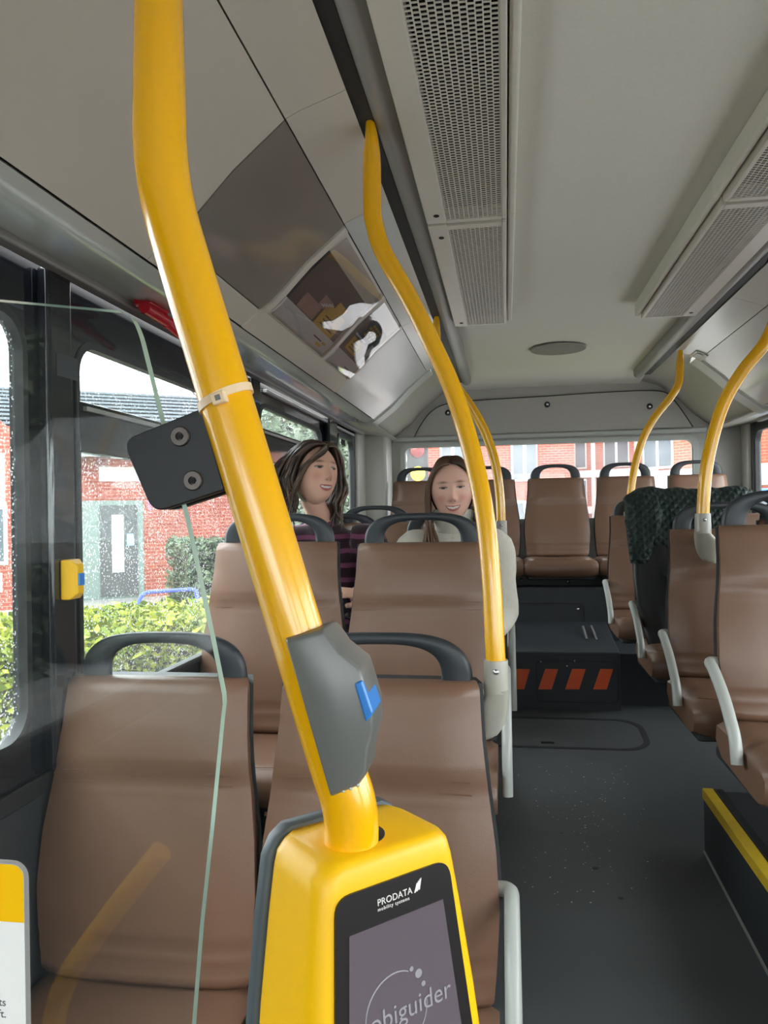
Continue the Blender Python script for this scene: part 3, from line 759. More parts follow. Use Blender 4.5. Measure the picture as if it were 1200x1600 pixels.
# ------------------------------------------------------------------ coat over the back of a right-hand seat
coat = empty('quilted_coat', (.74, 3.42, 1.2)); tag(coat, 'dark green quilted coat with black lining draped over a right-hand seat', 'coat')
def quilt_mat():
    m = mat('quilted_green', srgb(34, 48, 44), .6, spec=.3, var=.15, vscale=20); nt = m.node_tree; b = nt.nodes['Principled BSDF']
    tc = nd(nt, 'ShaderNodeTexCoord'); mp = nd(nt, 'ShaderNodeMapping'); mp.inputs['Rotation'].default_value = (0, math.radians(45), 0)
    nt.links.new(tc.outputs['Object'], mp.inputs['Vector'])
    hs = []
    for d in ('X', 'Z'):
        w = nd(nt, 'ShaderNodeTexWave'); w.bands_direction = d; w.inputs['Scale'].default_value = 13; w.wave_profile = 'SIN'; nt.links.new(mp.outputs['Vector'], w.inputs['Vector']); hs.append(w)
    mn = nd(nt, 'ShaderNodeMath'); mn.operation = 'MINIMUM'
    nt.links.new(hs[0].outputs['Fac'], mn.inputs[0]); nt.links.new(hs[1].outputs['Fac'], mn.inputs[1])
    bp = nd(nt, 'ShaderNodeBump'); bp.inputs['Distance'].default_value = .007; bp.inputs['Strength'].default_value = .8
    nt.links.new(mn.outputs[0], bp.inputs['Height']); nt.links.new(bp.outputs['Normal'], b.inputs['Normal'])
    return m
QUILT = quilt_mat(); LINING = mat('black_lining', srgb(17, 15, 16), .5, spec=.4, var=.2, vscale=18, bump=.3, bscale=30)
def drape(name, m, outline, thick, seed, amp):
    """outline: rows from back over the top to the front hem: (y, z, x0, x1) relative to the coat origin"""
    random.seed(seed); rows = []; NX = 28
    path = smooth_path([(y, z, 0) for y, z, _, _ in outline], 6); w0 = smooth_path([(a, b, 0) for _, _, a, b in outline], 6)
    top, bot = [], []
    for i, (pt, w) in enumerate(zip(path, w0)):
        ta = path[min(len(path)-1, i+1)] - path[max(0, i-1)]; nr = Vector((ta[1], -ta[0])).normalized()
        ro, rb = [], []
        for k in range(NX + 1):
            s_ = k / NX; x = lerp(w[0], w[1], s_)
            f = mnoise.noise(Vector((x*11 + seed, i*.16, seed))) * amp + mnoise.noise(Vector((x*26, i*.10, seed+5))) * amp * .5
            edge = min(1, min(s_, 1-s_) * 7)
            off = thick * (.45 + .55 * math.sqrt(edge)) + f
            ro.append(Vector((x + .012*mnoise.noise(Vector((i*.3, s_*3, seed))), pt[0] - nr.x*off*-1, pt[1] - nr.y*off*-1)))
            rb.append(Vector((x, pt[0], pt[1])))
        top.append(ro); bot.append(rb)
    mb = MB(); mb.loft([a + b[::-1] for a, b in zip(top, bot)])
    return mb.build(name, m, coat, smooth=180)
drape('coat_back', QUILT, [(.13, -.32, -.16, .24), (.10, -.05, -.18, .26), (.055, .075, -.20, .28), (.0, .105, -.21, .28), (-.055, .07, -.215, .24), (-.11, -.06, -.20, .12), (-.135, -.20, -.15, .0), (-.15, -.28, -.08, -.04)], .035, 3, .014)
drape('coat_sleeve', QUILT, [(-.03, .09, -.24, -.12), (-.10, .03, -.25, -.10), (-.13, -.08, -.245, -.14), (-.135, -.17, -.235, -.17)], .04, 9, .014)
drape('coat_side', QUILT, [(-.06, .06, -.12, .20), (-.14, -.06, -.06, .20), (-.17, -.20, -.02, .20), (-.19, -.30, .0, .12), (-.20, -.36, .02, .08)], .03, 14, .014)
drape('coat_lining', LINING, [(-.05, .05, -.20, .22), (-.12, -.10, -.225, .22), (-.15, -.26, -.225, .22), (-.19, -.42, -.20, .22), (-.245, -.545, -.17, .22), (-.38, -.565, -.14, .2)], .03, 21, .016)
# ------------------------------------------------------------------ grab poles
def pole(label, pts, rad=.0205, socket=None, horn=None, flat_top=True):
    base = Vector(pts[-1]); root = empty('grab_pole', base); tag(root, label, 'pole', 'yellow grab poles')
    pts = [Vector(p) - base for p in pts]; n = len(pts)
    rs = [rad] * n; fl = [1.0] * n
    if flat_top:
        for k in range(n):
            d = (pts[k] - pts[0]).length
            fl[k] = lerp(1.0, 1.0, 1); rs[k] = rad * lerp(.35, 1, min(1, d / .10))
            fl[k] = lerp(2.2, 1, min(1, d / .10))
    mb = MB(); mb.tube(pts, rs, 22, flat=fl); mb.build('tube', YEL, root, smooth=60)
    if socket is not None:
        s = Vector(socket); h = Vector(horn) - base          # socket: direction downwards, horn: tip on the seat side
        d = s.normalized(); r0 = rad * 1.22
        mb = MB()
        a = Vector((0, 0, 0)) + d * -.012; b = d * .052
        mb.tube([a, a + d*.004, b], [r0*.97, r0, r0*1.05], 20)
        cup = mb.build('socket', BRKT, root, smooth=50)
        MB().sphere(Vector((0, -r0*1.0, 0)) + d * .008, (.006, .004, .006)).build('socket_screw', STEEL, cup)
        sg = 1 if h.x > 0 else -1; xin = h.x + sg*.012; xo = -sg * r0 * 1.05; zt0, zt1 = -.046, h.z; secs = []
        for k in range(13):                                   # wedge closing towards the seat side
            t = k / 12; z = lerp(zt0, zt1, t); xe = lerp(xo, h.x - sg*.004, 1 - math.sqrt(max(0, 1 - t**2.2))); xi = lerp(sg*r0*.9, xin, sst(0, .35, t))
            cx_, hw_ = (xe + xi)/2, abs(xe - xi)/2; hy = lerp(r0, .011, t); cy_ = lerp(0, h.y, t)
            so = lambda v: math.copysign(abs(v)**.72, v)
            secs.append([Vector((cx_ + hw_*so(math.cos(2*math.pi*q/18)), cy_ + hy*so(math.sin(2*math.pi*q/18)), z)) for q in range(18)])
        mb = MB(); mb.loft(secs); mb.build('bracket_horn', BRKT, root, smooth=60)
        mb = MB(); q = lerp(b, h, .05)
        tgt = Vector((h.x, h.y + .03, b.z - .02))
        mb.tube([q, lerp(q, tgt, .6), tgt], [.02, .017, .016], 12); mb.build('bracket_lug', BRKT, root, smooth=60)
    return root
Y1 = .608
p1 = fillet([P(244, -700, Y=Y1), P(250, 285, Y=Y1), P(527, 1197, Y=Y1), P(549, 1262, Y=Y1), P(549, 1345, Y=Y1)], [.05, .035, .03], 9)
p1[0].z = 2.10
pole('thick yellow grab pole crossing the foreground, standing in the ticket validator', p1, .0222)
q = [P(u, v, Y=1.62) for u, v in ((577, 182), (580, 205), (581, 240), (582, 325), (584, 345), (594, 382), (612, 418), (640, 466), (672, 530), (704, 600), (728, 672), (748, 752), (761, 830), (769, 920), (773, 1000), (775, 1040))]
for k, p in enumerate(q): q[k] = P(*((577, 182), (580, 205), (581, 240), (582, 325), (584, 345), (594, 382), (612, 418), (640, 466), (672, 530), (704, 600), (728, 672), (748, 752), (761, 830), (769, 920), (773, 1000), (775, 1040))[k], Y=1.62 - .09 * sst(6, 15, k))
q[0].z += .01
pole('curved yellow grab pole left of the aisle, in front of the smiling woman', smooth_path(q, 4), .0195, (0, 0, -1), P(760, 1154, Y=1.545))
q = [P(u, v, Y=3.27) for u, v in ((681, 485), (682, 500), (682, 545), (690, 570), (712, 602), (738, 638), (760, 680), (774, 725), (781, 775), (783, 818))]
pole('yellow grab pole behind the smiling woman, farther one left of the aisle', smooth_path(q, 4), .0195, (0, 0, -1), P(776, 872, Y=3.27))
q = [P(u, v, Y=4.19) for u, v in ((1063, 538), (1063, 548), (1062, 575), (1060, 600), (1047, 622), (1026, 648), (1008, 678), (996, 712), (988, 750), (984, 785), (982, 803))]
pole('yellow grab pole farthest on the right, beside the coat', smooth_path(q, 4), .0195, (0, 0, -1), P(990, 850, Y=4.2))
q = [Vector((.888, 2.62, 2.10)), Vector((.888, 2.62, 2.0)), Vector((.878, 2.62, 1.90))] + [P(u, v, Y=2.62) for u, v in ((1197, 533), (1160, 580), (1131, 630), (1112, 690), (1102, 745), (1098, 808))]
pole('curved yellow grab pole on the right with the large grey bracket', smooth_path(q, 5), .0200, (0, 0, -1), P(1113, 880, Y=2.67))

# ------------------------------------------------------------------ glass partition with clamp, cable tie and notice
YG = .62
out = [P(u, v, Y=YG) for u, v in ((185, 485), (205, 495), (217, 522), (232, 582), (258, 688), (290, 812), (330, 1000), (347, 1085), (348, 1100), (345, 1125), (328, 1300), (312, 1450), (300, 1600), (290, 1760))]
tl = P(0, 468, Y=YG); tl2 = P(-60, 463, Y=YG)
poly = [Vector((XL + .03, YG, tl2.z))] + [tl2, tl] + fillet(out[:4], .02, 5)[0:] + out[4:] + [Vector((XL + .03, YG, out[-1].z))]
mb = MB(); n = len(poly); d = Vector((0, .010, 0))
mb.add(poly + [p + d for p in poly], [tuple(range(n-1, -1, -1)), tuple(range(n, 2*n))], 0)
mb.add(poly + [p + d for p in poly], [(i, (i+1) % n, n + (i+1) % n, n + i) for i in range(n)], 1)
part = tag(mb.build('glass_partition', [GLASSP, EDGE], fix=False), 'clear glass partition panel with pale green edge, clamped to the thick yellow pole', 'glass panel')
cl = empty('panel_clamp', P(280, 720, Y=YG)); tag(cl, 'black clamp with two bolts holding the glass partition to the yellow pole', 'clamp'); c0 = cl.location.copy()
crn = [P(u, v, Y=YG) for u, v in ((200, 690), (322, 641), (358, 766), (248, 802))]
def rpoly(c, rr):
    out_ = []
    m = len(c)
    for i in range(m):
        a, b, e = c[i-1], c[i], c[(i+1) % m]; r = rr[i]
        s0 = b + (a-b).normalized()*r; s1 = b + (e-b).normalized()*r
        for k in range(7): t = k/6; out_.append((1-t)**2*s0 + 2*t*(1-t)*b + t*t*s1)
    return out_
rp_ = rpoly(crn, (.013, .002, .002, .013))
MB().prism([p - c0 + Vector((0, -.011, 0)) for p in rp_], (0, .010, 0)).build('clamp_plate', CLAMP, cl, bevel=.0012)
MB().prism([p - c0 + Vector((0, .011, 0)) for p in rp_], (0, .010, 0)).build('clamp_plate', CLAMP, cl, bevel=.0012)
for u, v in ((282, 682), (302, 751)):
    p = P(u, v, Y=YG-.011) - c0
    mb = MB()
    def ring(r, y, k=24): return [p + Vector((r*math.cos(2*math.pi*i/k), y, r*math.sin(2*math.pi*i/k))) for i in range(k)]
    mb.loft([ring(.0086, .002), ring(.0086, -.0012), ring(.0076, -.0022), ring(.0036, -.0022), ring(.0032, -.0004), ring(.0002, -.0004)], cap=False)
    mb.build('bolt', BOLT, cl, smooth=40)
    mb = MB(); mb.loft([ring(.0028, -.0024, 6), ring(.0028, -.0005, 6)]); mb.build('hex_socket', DARK, cl)
# cable tie round the pole
d1 = (P(527, 1197, Y=Y1) - P(250, 285, Y=Y1)).normalized(); ct = P(355, 622, Y=Y1)
axis_pt = P(250, 285, Y=Y1) + d1 * (ct - P(250, 285, Y=Y1)).dot(d1)
e1 = Vector((0, 1, 0)).cross(d1).normalized(); e2 = d1.cross(e1)
tie = empty('cable_tie', axis_pt); tag(tie, 'pale nylon cable tie wrapped round the thick yellow pole', 'cable tie')
mb = MB(); secs = []
for k in range(36):
    a = 2*math.pi*k/36; nn = e1*math.cos(a) + e2*math.sin(a); tl_ = d1 * (.003*math.cos(a+.4))
    secs.append([nn*.0223 - d1*.0034 + tl_, nn*.0240 - d1*.0034 + tl_, nn*.0240 + d1*.0034 + tl_, nn*.0223 + d1*.0034 + tl_])
secs.append(secs[0]); mb.loft(secs, cap=False); mb.build('strap', NYLON, tie, smooth=50)
hd = P(343, 622, Y=Y1 - .0238) - axis_pt
Mh = Matrix((e1, e2, d1)).transposed().to_4x4(); Mh.translation = hd
MB().box(-.006, .006, -.004, .004, -.005, .005, M=Mh).build('tie_head', NYLON, tie, bevel=.0015)
MB().box(-.0022, .0022, -.0045, -.0035, -.0022, .0022, M=Mh).build('tie_slot', BOXG, tie)

def text_mesh(name, body, size, M, m, parent, depth=.0003, align='LEFT', shear=0, spacing=1.0):
    cu = bpy.data.curves.new(name, 'FONT'); cu.body = body; cu.size = size; cu.align_x = align; cu.extrude = depth; cu.shear = shear; cu.space_character = spacing
    to = bpy.data.objects.new(name, cu); COL.objects.link(to)
    bpy.context.view_layer.update()
    me = bpy.data.meshes.new_from_object(to.evaluated_get(bpy.context.evaluated_depsgraph_get()))
    bpy.data.objects.remove(to); bpy.data.curves.remove(cu)
    me.transform(M); me.materials.clear(); me.materials.append(m); me.name = name
    o = bpy.data.objects.new(name, me); COL.objects.link(o); o.parent = parent
    return o
# notice stuck to the glass
nt0 = P(20, 1480, Y=YG-.001); nb = empty('notice_card', nt0); tag(nb, 'yellow and white notice card stuck on the glass partition at the left edge', 'notice')
a, b = P(48, 1342, Y=YG), P(-160, 1760, Y=YG)
sx = lambda u: P(u, 1480, Y=YG).x - nt0.x
zz = lambda v: P(20, v, Y=YG).z - nt0.z
def card(name, x0, x1, z0, z1, r, y, m):
    MB().prism([Vector((x, y, z)) for x, z in rrect(x0, x1, z0, z1, r)], (0, -.0006, 0)).build(name, m, nb)
card('card_border', sx(-170), sx(48), zz(1780), zz(1343), .014, 0, mat('card_grey', srgb(140, 138, 136), .5))
card('card_white', sx(-165), sx(41), zz(1776), zz(1349), .011, -.0007, WHITE)
y0_ = zz(1438)
MB().prism([Vector((x, -.0014, z)) for x, z in [(sx(-165), y0_), (sx(41), y0_)] + [(x, z) for x, z in rrect(sx(-165), sx(41), zz(1776), zz(1349), .011) if z > y0_]], (0, -.0004, 0)).build('card_yellow', YELV, nb)
RX = Matrix.Rotation(math.pi/2, 4, 'X')
INK = mat('print_ink', srgb(70, 70, 72), .6)
for s_, v in (('ts', 1570), ('eft.', 1588)):
    text_mesh('notice_text', s_, .0098, Matrix.Translation((sx(11), -.0015, zz(v))) @ RX, INK, nb, align='RIGHT', depth=.0001)

# ------------------------------------------------------------------ stop button box on the pole
ctr = P(525, 1105, Y=Y1); sb = empty('stop_button', ctr); tag(sb, 'grey stop button housing with blue button on the thick yellow pole', 'stop button')
# outline measured on the pole's plane
def lo(u, v, y=0): return P(u, v, Y=Y1) - ctr + Vector((0, y, 0))
face = [(458, 990), (515, 974), (528, 990), (537, 1004), (570, 1030), (577, 1050), (590, 1095), (592, 1130), (583, 1160), (580, 1195), (568, 1212), (527, 1229)]
fr_pts = [lo(u, v, -.024) for u, v in face]
cen = sum(fr_pts, Vector()) / len(fr_pts)
mb = MB(); secs = []
for y_, sc in ((-.0275, .90), (-.0265, .97), (-.022, 1.0), (.0, 1.0), (.018, 1.0), (.026, .96)):
    ring_ = []
    for (u, v), p in zip(face, fr_pts):
        q = cen + (p - cen) * sc; ring_.append(Vector((q.x, y_, q.z)))
    secs.append(ring_)
mb.loft(secs); hs = mb.build('housing', BOXG, sb, smooth=40, bevel=.002)
bq = [lo(561, 1056), lo(573, 1050), lo(590, 1100), lo(579, 1115)]
MB().prism([Vector((p.x + .0015, -.0292, p.z)) for p in bq], (0, .040, 0)).build('blue_button', BLUE, sb, bevel=.002)
for u, v in ((546, 1219), (557, 1215), (568, 1210)):
    MB().sphere(lo(u, v, -.024), (.0016, .002, .0016), 8, 6).build('rivet', LGREY, sb)

# ------------------------------------------------------------------ ticket validator
f_ = Vector((FWD.x, FWD.y, 0)).normalized(); r_ = Vector((RIGHT.x, RIGHT.y, 0)).normalized()
ex = Vector((.712, .702, 0)).normalized(); ey = Vector((-ex.y, ex.x, 0)); ez = Vector((0, 0, 1))
pb = P(549, 1330, Y=Y1)
VM = Matrix((ex, ey, ez)).transposed().to_4x4(); VM.translation = Vector((-.1215, .6275, .987))
val = empty('ticket_validator'); val.matrix_world = VM
tag(val, 'yellow ticket validator with dark touch screen at the foot of the thick pole', 'ticket validator')
def vsec(hw, y0, y1, z, r, zs=0.0):
    return [Vector((x, y, z + zs * (y - y0))) for x, y in rrect(-hw, hw, y0, y1, r, 5)]
VS = [(.052, -.0345, .040, .0, .014), (.060, -.0390, .041, -.0035, .018), (.0652, -.0412, .042, -.010, .018), (.0675, -.042, .042, -.022, .016), (.0725, -.0459, .043, -.06, .016), (.0805, -.0530, .044, -.13, .016), (.087, -.0612, .045, -.21, .016), (.093, -.0725, .046, -.32, .016)]
mb = MB(); mb.loft([vsec(*s_) for s_ in VS]); mb.build('body', YELV, val, smooth=50)
GD = mat('validator_grey', srgb(74, 82, 86), .5, var=.04)
mb = MB(); mb.loft([[Vector((x, y, z)) for x, y in rrect(-hw, hw, .039, .055, .005, 3)] for hw, z in ((.050, .003), (.061, -.004), (.0685, -.018), (.076, -.07), (.0845, -.15), (.095, -.32))])
mb.build('rear_shell', GD, val, smooth=50)
# collar opening round the pole foot
cp = VM.inverted() @ Vector((pb.x, pb.y, .987))
mb = MB(); mb.loft([[Vector((cp.x + .010 + .0232*math.cos(2*math.pi*k/28), cp.y + .007 + .0232*math.sin(2*math.pi*k/28), z)) for k in range(28)] for z in (-.004, .0009)])
mb.build('pole_opening', DARK, val)
# sloping front plane: y(z)
fy = lambda z: -.042
tilt = math.atan2(.0305, .298)
FP = Matrix.Translation((0, fy(-.022) , -.022)) @ Matrix.Rotation(-tilt, 4, 'X') @ RX     # local x right, y up along the front, z out
def fpanel(name, outline, off, th, m, smooth=None):
    poly = [FP @ Vector((x, y, off)) for x, y in outline]; nv = (FP.to_3x3() @ Vector((0, 0, th)))
    return MB().prism(poly, nv).build(name, m, val)
def trap(hw0, hw1, y0, y1, r):
    """rounded trapezoid: half width hw0 at the bottom y0, hw1 at the top y1"""
    c = [Vector((-hw0, y0, 0)), Vector((hw0, y0, 0)), Vector((hw1, y1, 0)), Vector((-hw1, y1, 0))]
    return [(p.x, p.y) for p in rpoly(c, (.004, .004, r, r))]
VBLK = mat('validator_front_black', srgb(34, 30, 30), .3, spec=.5, var=.05)
SCR = bpy.data.materials.new('screen_glass'); SCR.use_nodes = True
_n = SCR.node_tree; _b = _n.nodes['Principled BSDF']; _b.inputs['Base Color'].default_value = srgb(86, 77, 83); _b.inputs['Roughness'].default_value = .2
_b.inputs['Specular IOR Level'].default_value = .8; _b.inputs['Emission Color'].default_value = srgb(150, 130, 140); _b.inputs['Emission Strength'].default_value = .05  # mauve base and faint glow stand in for a pinkish reflection
fpanel('front_panel', trap(.080, .0548, -.30, -.001, .014), -.001, .0030, VBLK)
fpanel('screen', [(-.066, -.27), (.066, -.27), (.0455, -.030), (-.0455, -.030)], .0018, .0008, SCR)
TX = mat('print_white', srgb(222, 216, 210), .5); TG = mat('screen_print_grey', srgb(140, 135, 141), .4)
Tm = lambda x, y: FP @ Matrix.Translation((x, y, .0022))
text_mesh('logo_text', 'PRODATA', .0071, Tm(-.0185, -.0165), TX, val, spacing=1.05)
text_mesh('logo_subtext', 'mobility systems', .0038, Tm(-.0185, -.0205), TX, val, spacing=1.18)
for k in range(3):
    a = [(0.0172+.0022*k, -.0170+.0006*k), (.0186+.0022*k, -.0170+.0006*k), (.0222+.0016*k, -.0098+.0012*k), (.0202+.0016*k, -.0104+.0012*k)]
    fpanel('logo_mark', a, .0020, .0004, TX)
Ts = lambda x, y: FP @ Matrix.Translation((x, y, .0030))
text_mesh('screen_text', 'mobiguider', .0205, Ts(-.050, -.105), TG, val, spacing=1.02)
mb = MB(); arcp = [FP @ Vector((-.008 + .029*math.cos(a), -.098 + .029*math.sin(a), .0028)) for a in [math.radians(q) for q in range(62, 190, 6)]]
mb.tube(arcp, [lerp(.0003, .0008, math.sin(math.pi*k/(len(arcp)-1))) for k in range(len(arcp))], 6); mb.build('logo_arc', TG, val)
mb = MB(); arcp = [FP @ Vector((-.008 + .029*math.cos(a), -.098 + .029*math.sin(a), .0028)) for a in [math.radians(q) for q in range(-60, 5, 6)]]
mb.tube(arcp, .0005, 6); mb.build('logo_arc', TG, val)
for x, y, r in ((.0085, -.0715, .0019), (.0150, -.0770, .0034), (.0190, -.0860, .0020)):
    fpanel('logo_dot', [(x + r*math.cos(2*math.pi*k/18), y + r*math.sin(2*math.pi*k/18)) for k in range(18)], .0026, .0004, TG)

# ------------------------------------------------------------------ solid yellow box standing in for a reflection in the dark pillar
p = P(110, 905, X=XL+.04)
yb = empty('pillar_box_reflection', p); tag(yb, 'reflection of a yellow box with blue button in the dark window pillar, built solid', 'stop button')
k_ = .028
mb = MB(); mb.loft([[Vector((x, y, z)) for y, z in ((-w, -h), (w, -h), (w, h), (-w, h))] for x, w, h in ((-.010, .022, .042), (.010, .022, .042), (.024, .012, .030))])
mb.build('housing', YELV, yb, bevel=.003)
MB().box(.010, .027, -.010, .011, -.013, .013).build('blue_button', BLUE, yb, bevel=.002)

# ------------------------------------------------------------------ grab rail beside the viewpoint, mirrored in the glass partition
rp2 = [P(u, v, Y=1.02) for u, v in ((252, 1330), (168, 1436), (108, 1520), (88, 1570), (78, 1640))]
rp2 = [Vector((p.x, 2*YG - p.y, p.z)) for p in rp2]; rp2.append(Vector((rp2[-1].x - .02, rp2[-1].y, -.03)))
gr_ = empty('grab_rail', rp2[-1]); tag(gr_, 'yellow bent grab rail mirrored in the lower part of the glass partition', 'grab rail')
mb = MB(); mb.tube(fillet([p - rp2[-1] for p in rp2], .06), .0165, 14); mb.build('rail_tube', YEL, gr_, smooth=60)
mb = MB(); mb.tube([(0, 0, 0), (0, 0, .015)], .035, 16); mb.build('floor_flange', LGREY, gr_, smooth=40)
# ------------------------------------------------------------------ people
SKIN = attr_mat('skin', rough=.5, spec=.35, bump=.08, bscale=500, sss=.12)
HAIR = attr_mat('hair', rough=.42, spec=.5)
def g2(x, y, cx, cy, sx, sy): return math.exp(-((x-cx)/sx)**2 - ((y-cy)/sy)**2)
def head_grid(opt):
    """face towards -Y, centre of the skull at the origin, chin at z=-.118"""
    NU, NV = 230, 180; vs, cs, fs = [], [], []
    sk = Vector(opt['skin']); lip = Vector(opt['lip']); brow = Vector(opt['brow'])
    for i in range(NV + 1):
        a = math.pi * i / NV
        for j in range(NU):
            b = 2*math.pi*j/NU                      # b=0 faces -Y
            sx, sy, sz = math.sin(a)*math.sin(b), -math.sin(a)*math.cos(b), math.cos(a)
            x, y, z = .079*sx, .094*sy, .113*sz
            low = sst(.02, -.113, z)
            front = max(0, -sy)
            x *= 1 - .24*low*(.4+.6*front) - .10*sst(.05, .113, z)
            y *= 1 - .24*low*(1-front) if sy > 0 else 1
            if sy < 0: y = -(abs(y)**.92) * (.094**.08) * .985
            z -= .008*low*front
            f = front**.6
            if front > 0:
                nose = .018*g2(x, z, 0, -.026, .0125, .014) + .009*g2(x, z, 0, -.006, .0105, .022) + .006*(g2(x, z, .012, -.031, .006, .007) + g2(x, z, -.012, -.031, .006, .007))
                eye = -.0085*(g2(x, z, .031, .010, .016, .011) + g2(x, z, -.031, .010, .016, .011)) + .0042*(g2(x, z, .031, .009, .011, .006) + g2(x, z, -.031, .009, .011, .006))
                brw = .004*(g2(x, z, .030, .030, .02, .008) + g2(x, z, -.030, .030, .02, .008))
                chk = .006*(g2(x, z, .040, -.030, .018, .018) + g2(x, z, -.040, -.030, .018, .018))
                mouthz = -.063 + opt['smile'] * (x/.03)**2 * .009
                lips = .0055*g2(x, z, 0, mouthz+.006, .02, .0045) + .0062*g2(x, z, 0, mouthz-.009, .018, .005) - .004*g2(x, z, 0, mouthz-.001, .022, .003)
                chn = .007*g2(x, z, 0, -.102, .02, .014)
                y -= (nose + eye + brw + chk + lips + chn) * f
            c = sk.copy()
            if front > .12:
                c = c.lerp(Vector(opt['blush']), .55*(g2(x, z, .041, -.026, .018, .016) + g2(x, z, -.041, -.026, .018, .016)) + .35*g2(x, z, 0, -.028, .014, .012))
                for s_ in (-1, 1):
                    bz = .031 - .10*(abs(x - .03*s_))**1.4*4
                    c = c.lerp(brow, min(1, .85*g2(x, z, .031*s_, bz, .017, .0042)))
                    op = opt['eye']                                   # half opening
                    ez_ = .0095 - 22*(x - .031*s_)**2*.45
                    wdt = 1 if abs(x - .031*s_) < .0145 else 0
                    if wdt:
                        h = op * math.sqrt(max(0, 1 - ((x - .031*s_)/.0145)**2))
                        if abs(z - .0095) < h:
                            c = Vector((.45, .40, .37)); ir = math.hypot(x - .031*s_ - opt['gaze'], (z - .0095))
                            if ir < .0075: c = Vector((.09, .055, .035))
                            if ir < .0028: c = Vector((.01, .01, .01))
                    c = c.lerp(Vector((.035, .02, .015)), min(1, .95*math.exp(-((z - (.0095 + op*math.sqrt(max(0, 1 - min(1, ((x-.031*s_)/.016)**2))) + .0008))/.0021)**2) * (1 if abs(x-.031*s_) < .0155 else 0)))
                    c = c.lerp(sk * .55, .35*g2(x, z, .031*s_, .020, .014, .004))
                mz = mouthz
                lw = .026
                if abs(x) < lw:
                    e = math.sqrt(1 - (x/lw)**2)
                    up, dn = mz + .0085*e, mz - .013*e
                    if dn < z < up: c = lip.copy()
                    if mz - .0052*e*opt['open'] < z < mz + .0040*e*opt['open'] and abs(x) < lw*.86:
                        c = Vector((.84, .81, .76))
                        if z < mz - .0035*e*opt['open']: c = Vector((.12, .03, .03))
                c = c.lerp(Vector((.12, .04, .03)), .8*(g2(x, z, .0075, -.0385, .0035, .0022) + g2(x, z, -.0075, -.0385, .0035, .0022)))
            vs.append(Vector((x, y, z))); cs.append(c)
    for i in range(NV):
        for j in range(NU):
            k = (j+1) % NU; fs.append((i*NU+j, i*NU+k, (i+1)*NU+k, (i+1)*NU+j))
    return vs, cs, fs
def hand_mb(mb, M, curl=.5):
    """palm in local XY: fingers towards +Y, thumb towards -X, palm facing -Z"""
    secs = []
    for y, w, t in ((-.01, .022, .014), (.02, .034, .015), (.055, .040, .014), (.085, .040, .011), (.092, .036, .008)):
        secs.append([M @ Vector((w*math.cos(2*math.pi*k/12), y, t*math.sin(2*math.pi*k/12))) for k in range(12)])
    mb.loft(secs)
    for x, ln, r in ((-.028, .068, .0085), (-.0095, .076, .0088), (.0095, .070, .0085), (.027, .056, .0075)):
        p = Vector((x, .082, 0)); pts = [p]; a = curl*.35
        for s_ in (.42, .32, .26):
            p = p + Vector((0, math.cos(a), -math.sin(a))) * ln * s_; pts.append(p); a += curl*.75
        mb.tube([M @ q for q in smooth_path(pts, 3)], [r * lerp(1.05, .72, k/9) for k in range(10)], 8)
    pts = [Vector((-.025, .02, -.004)), Vector((-.05, .045, -.012)), Vector((-.058, .072, -.02)), Vector((-.055, .095, -.026))]
    mb.tube([M @ q for q in smooth_path(pts, 3)], [.0125 * lerp(1.1, .7, k/9) for k in range(10)], 8)
def frame_to(origin, ydir, zdir):
    y = Vector(ydir).normalized(); z = Vector(zdir); z = (z - y*z.dot(y)).normalized(); x = y.cross(z)
    M = Matrix((x, y, z)).transposed().to_4x4(); M.translation = Vector(origin); return M
def ell(c, rx, ry, n=20, rot=None): return [Vector(c) + Vector((rx*math.cos(2*math.pi*k/n), ry*math.sin(2*math.pi*k/n), 0)) for k in range(n)]
def remesh(o, vox=.010, it=8):
    r = o.modifiers.new('fuse', 'REMESH'); r.mode = 'VOXEL'; r.voxel_size = vox; r.use_smooth_shade = True
    s = o.modifiers.new('relax', 'SMOOTH'); s.factor = .5; s.iterations = it
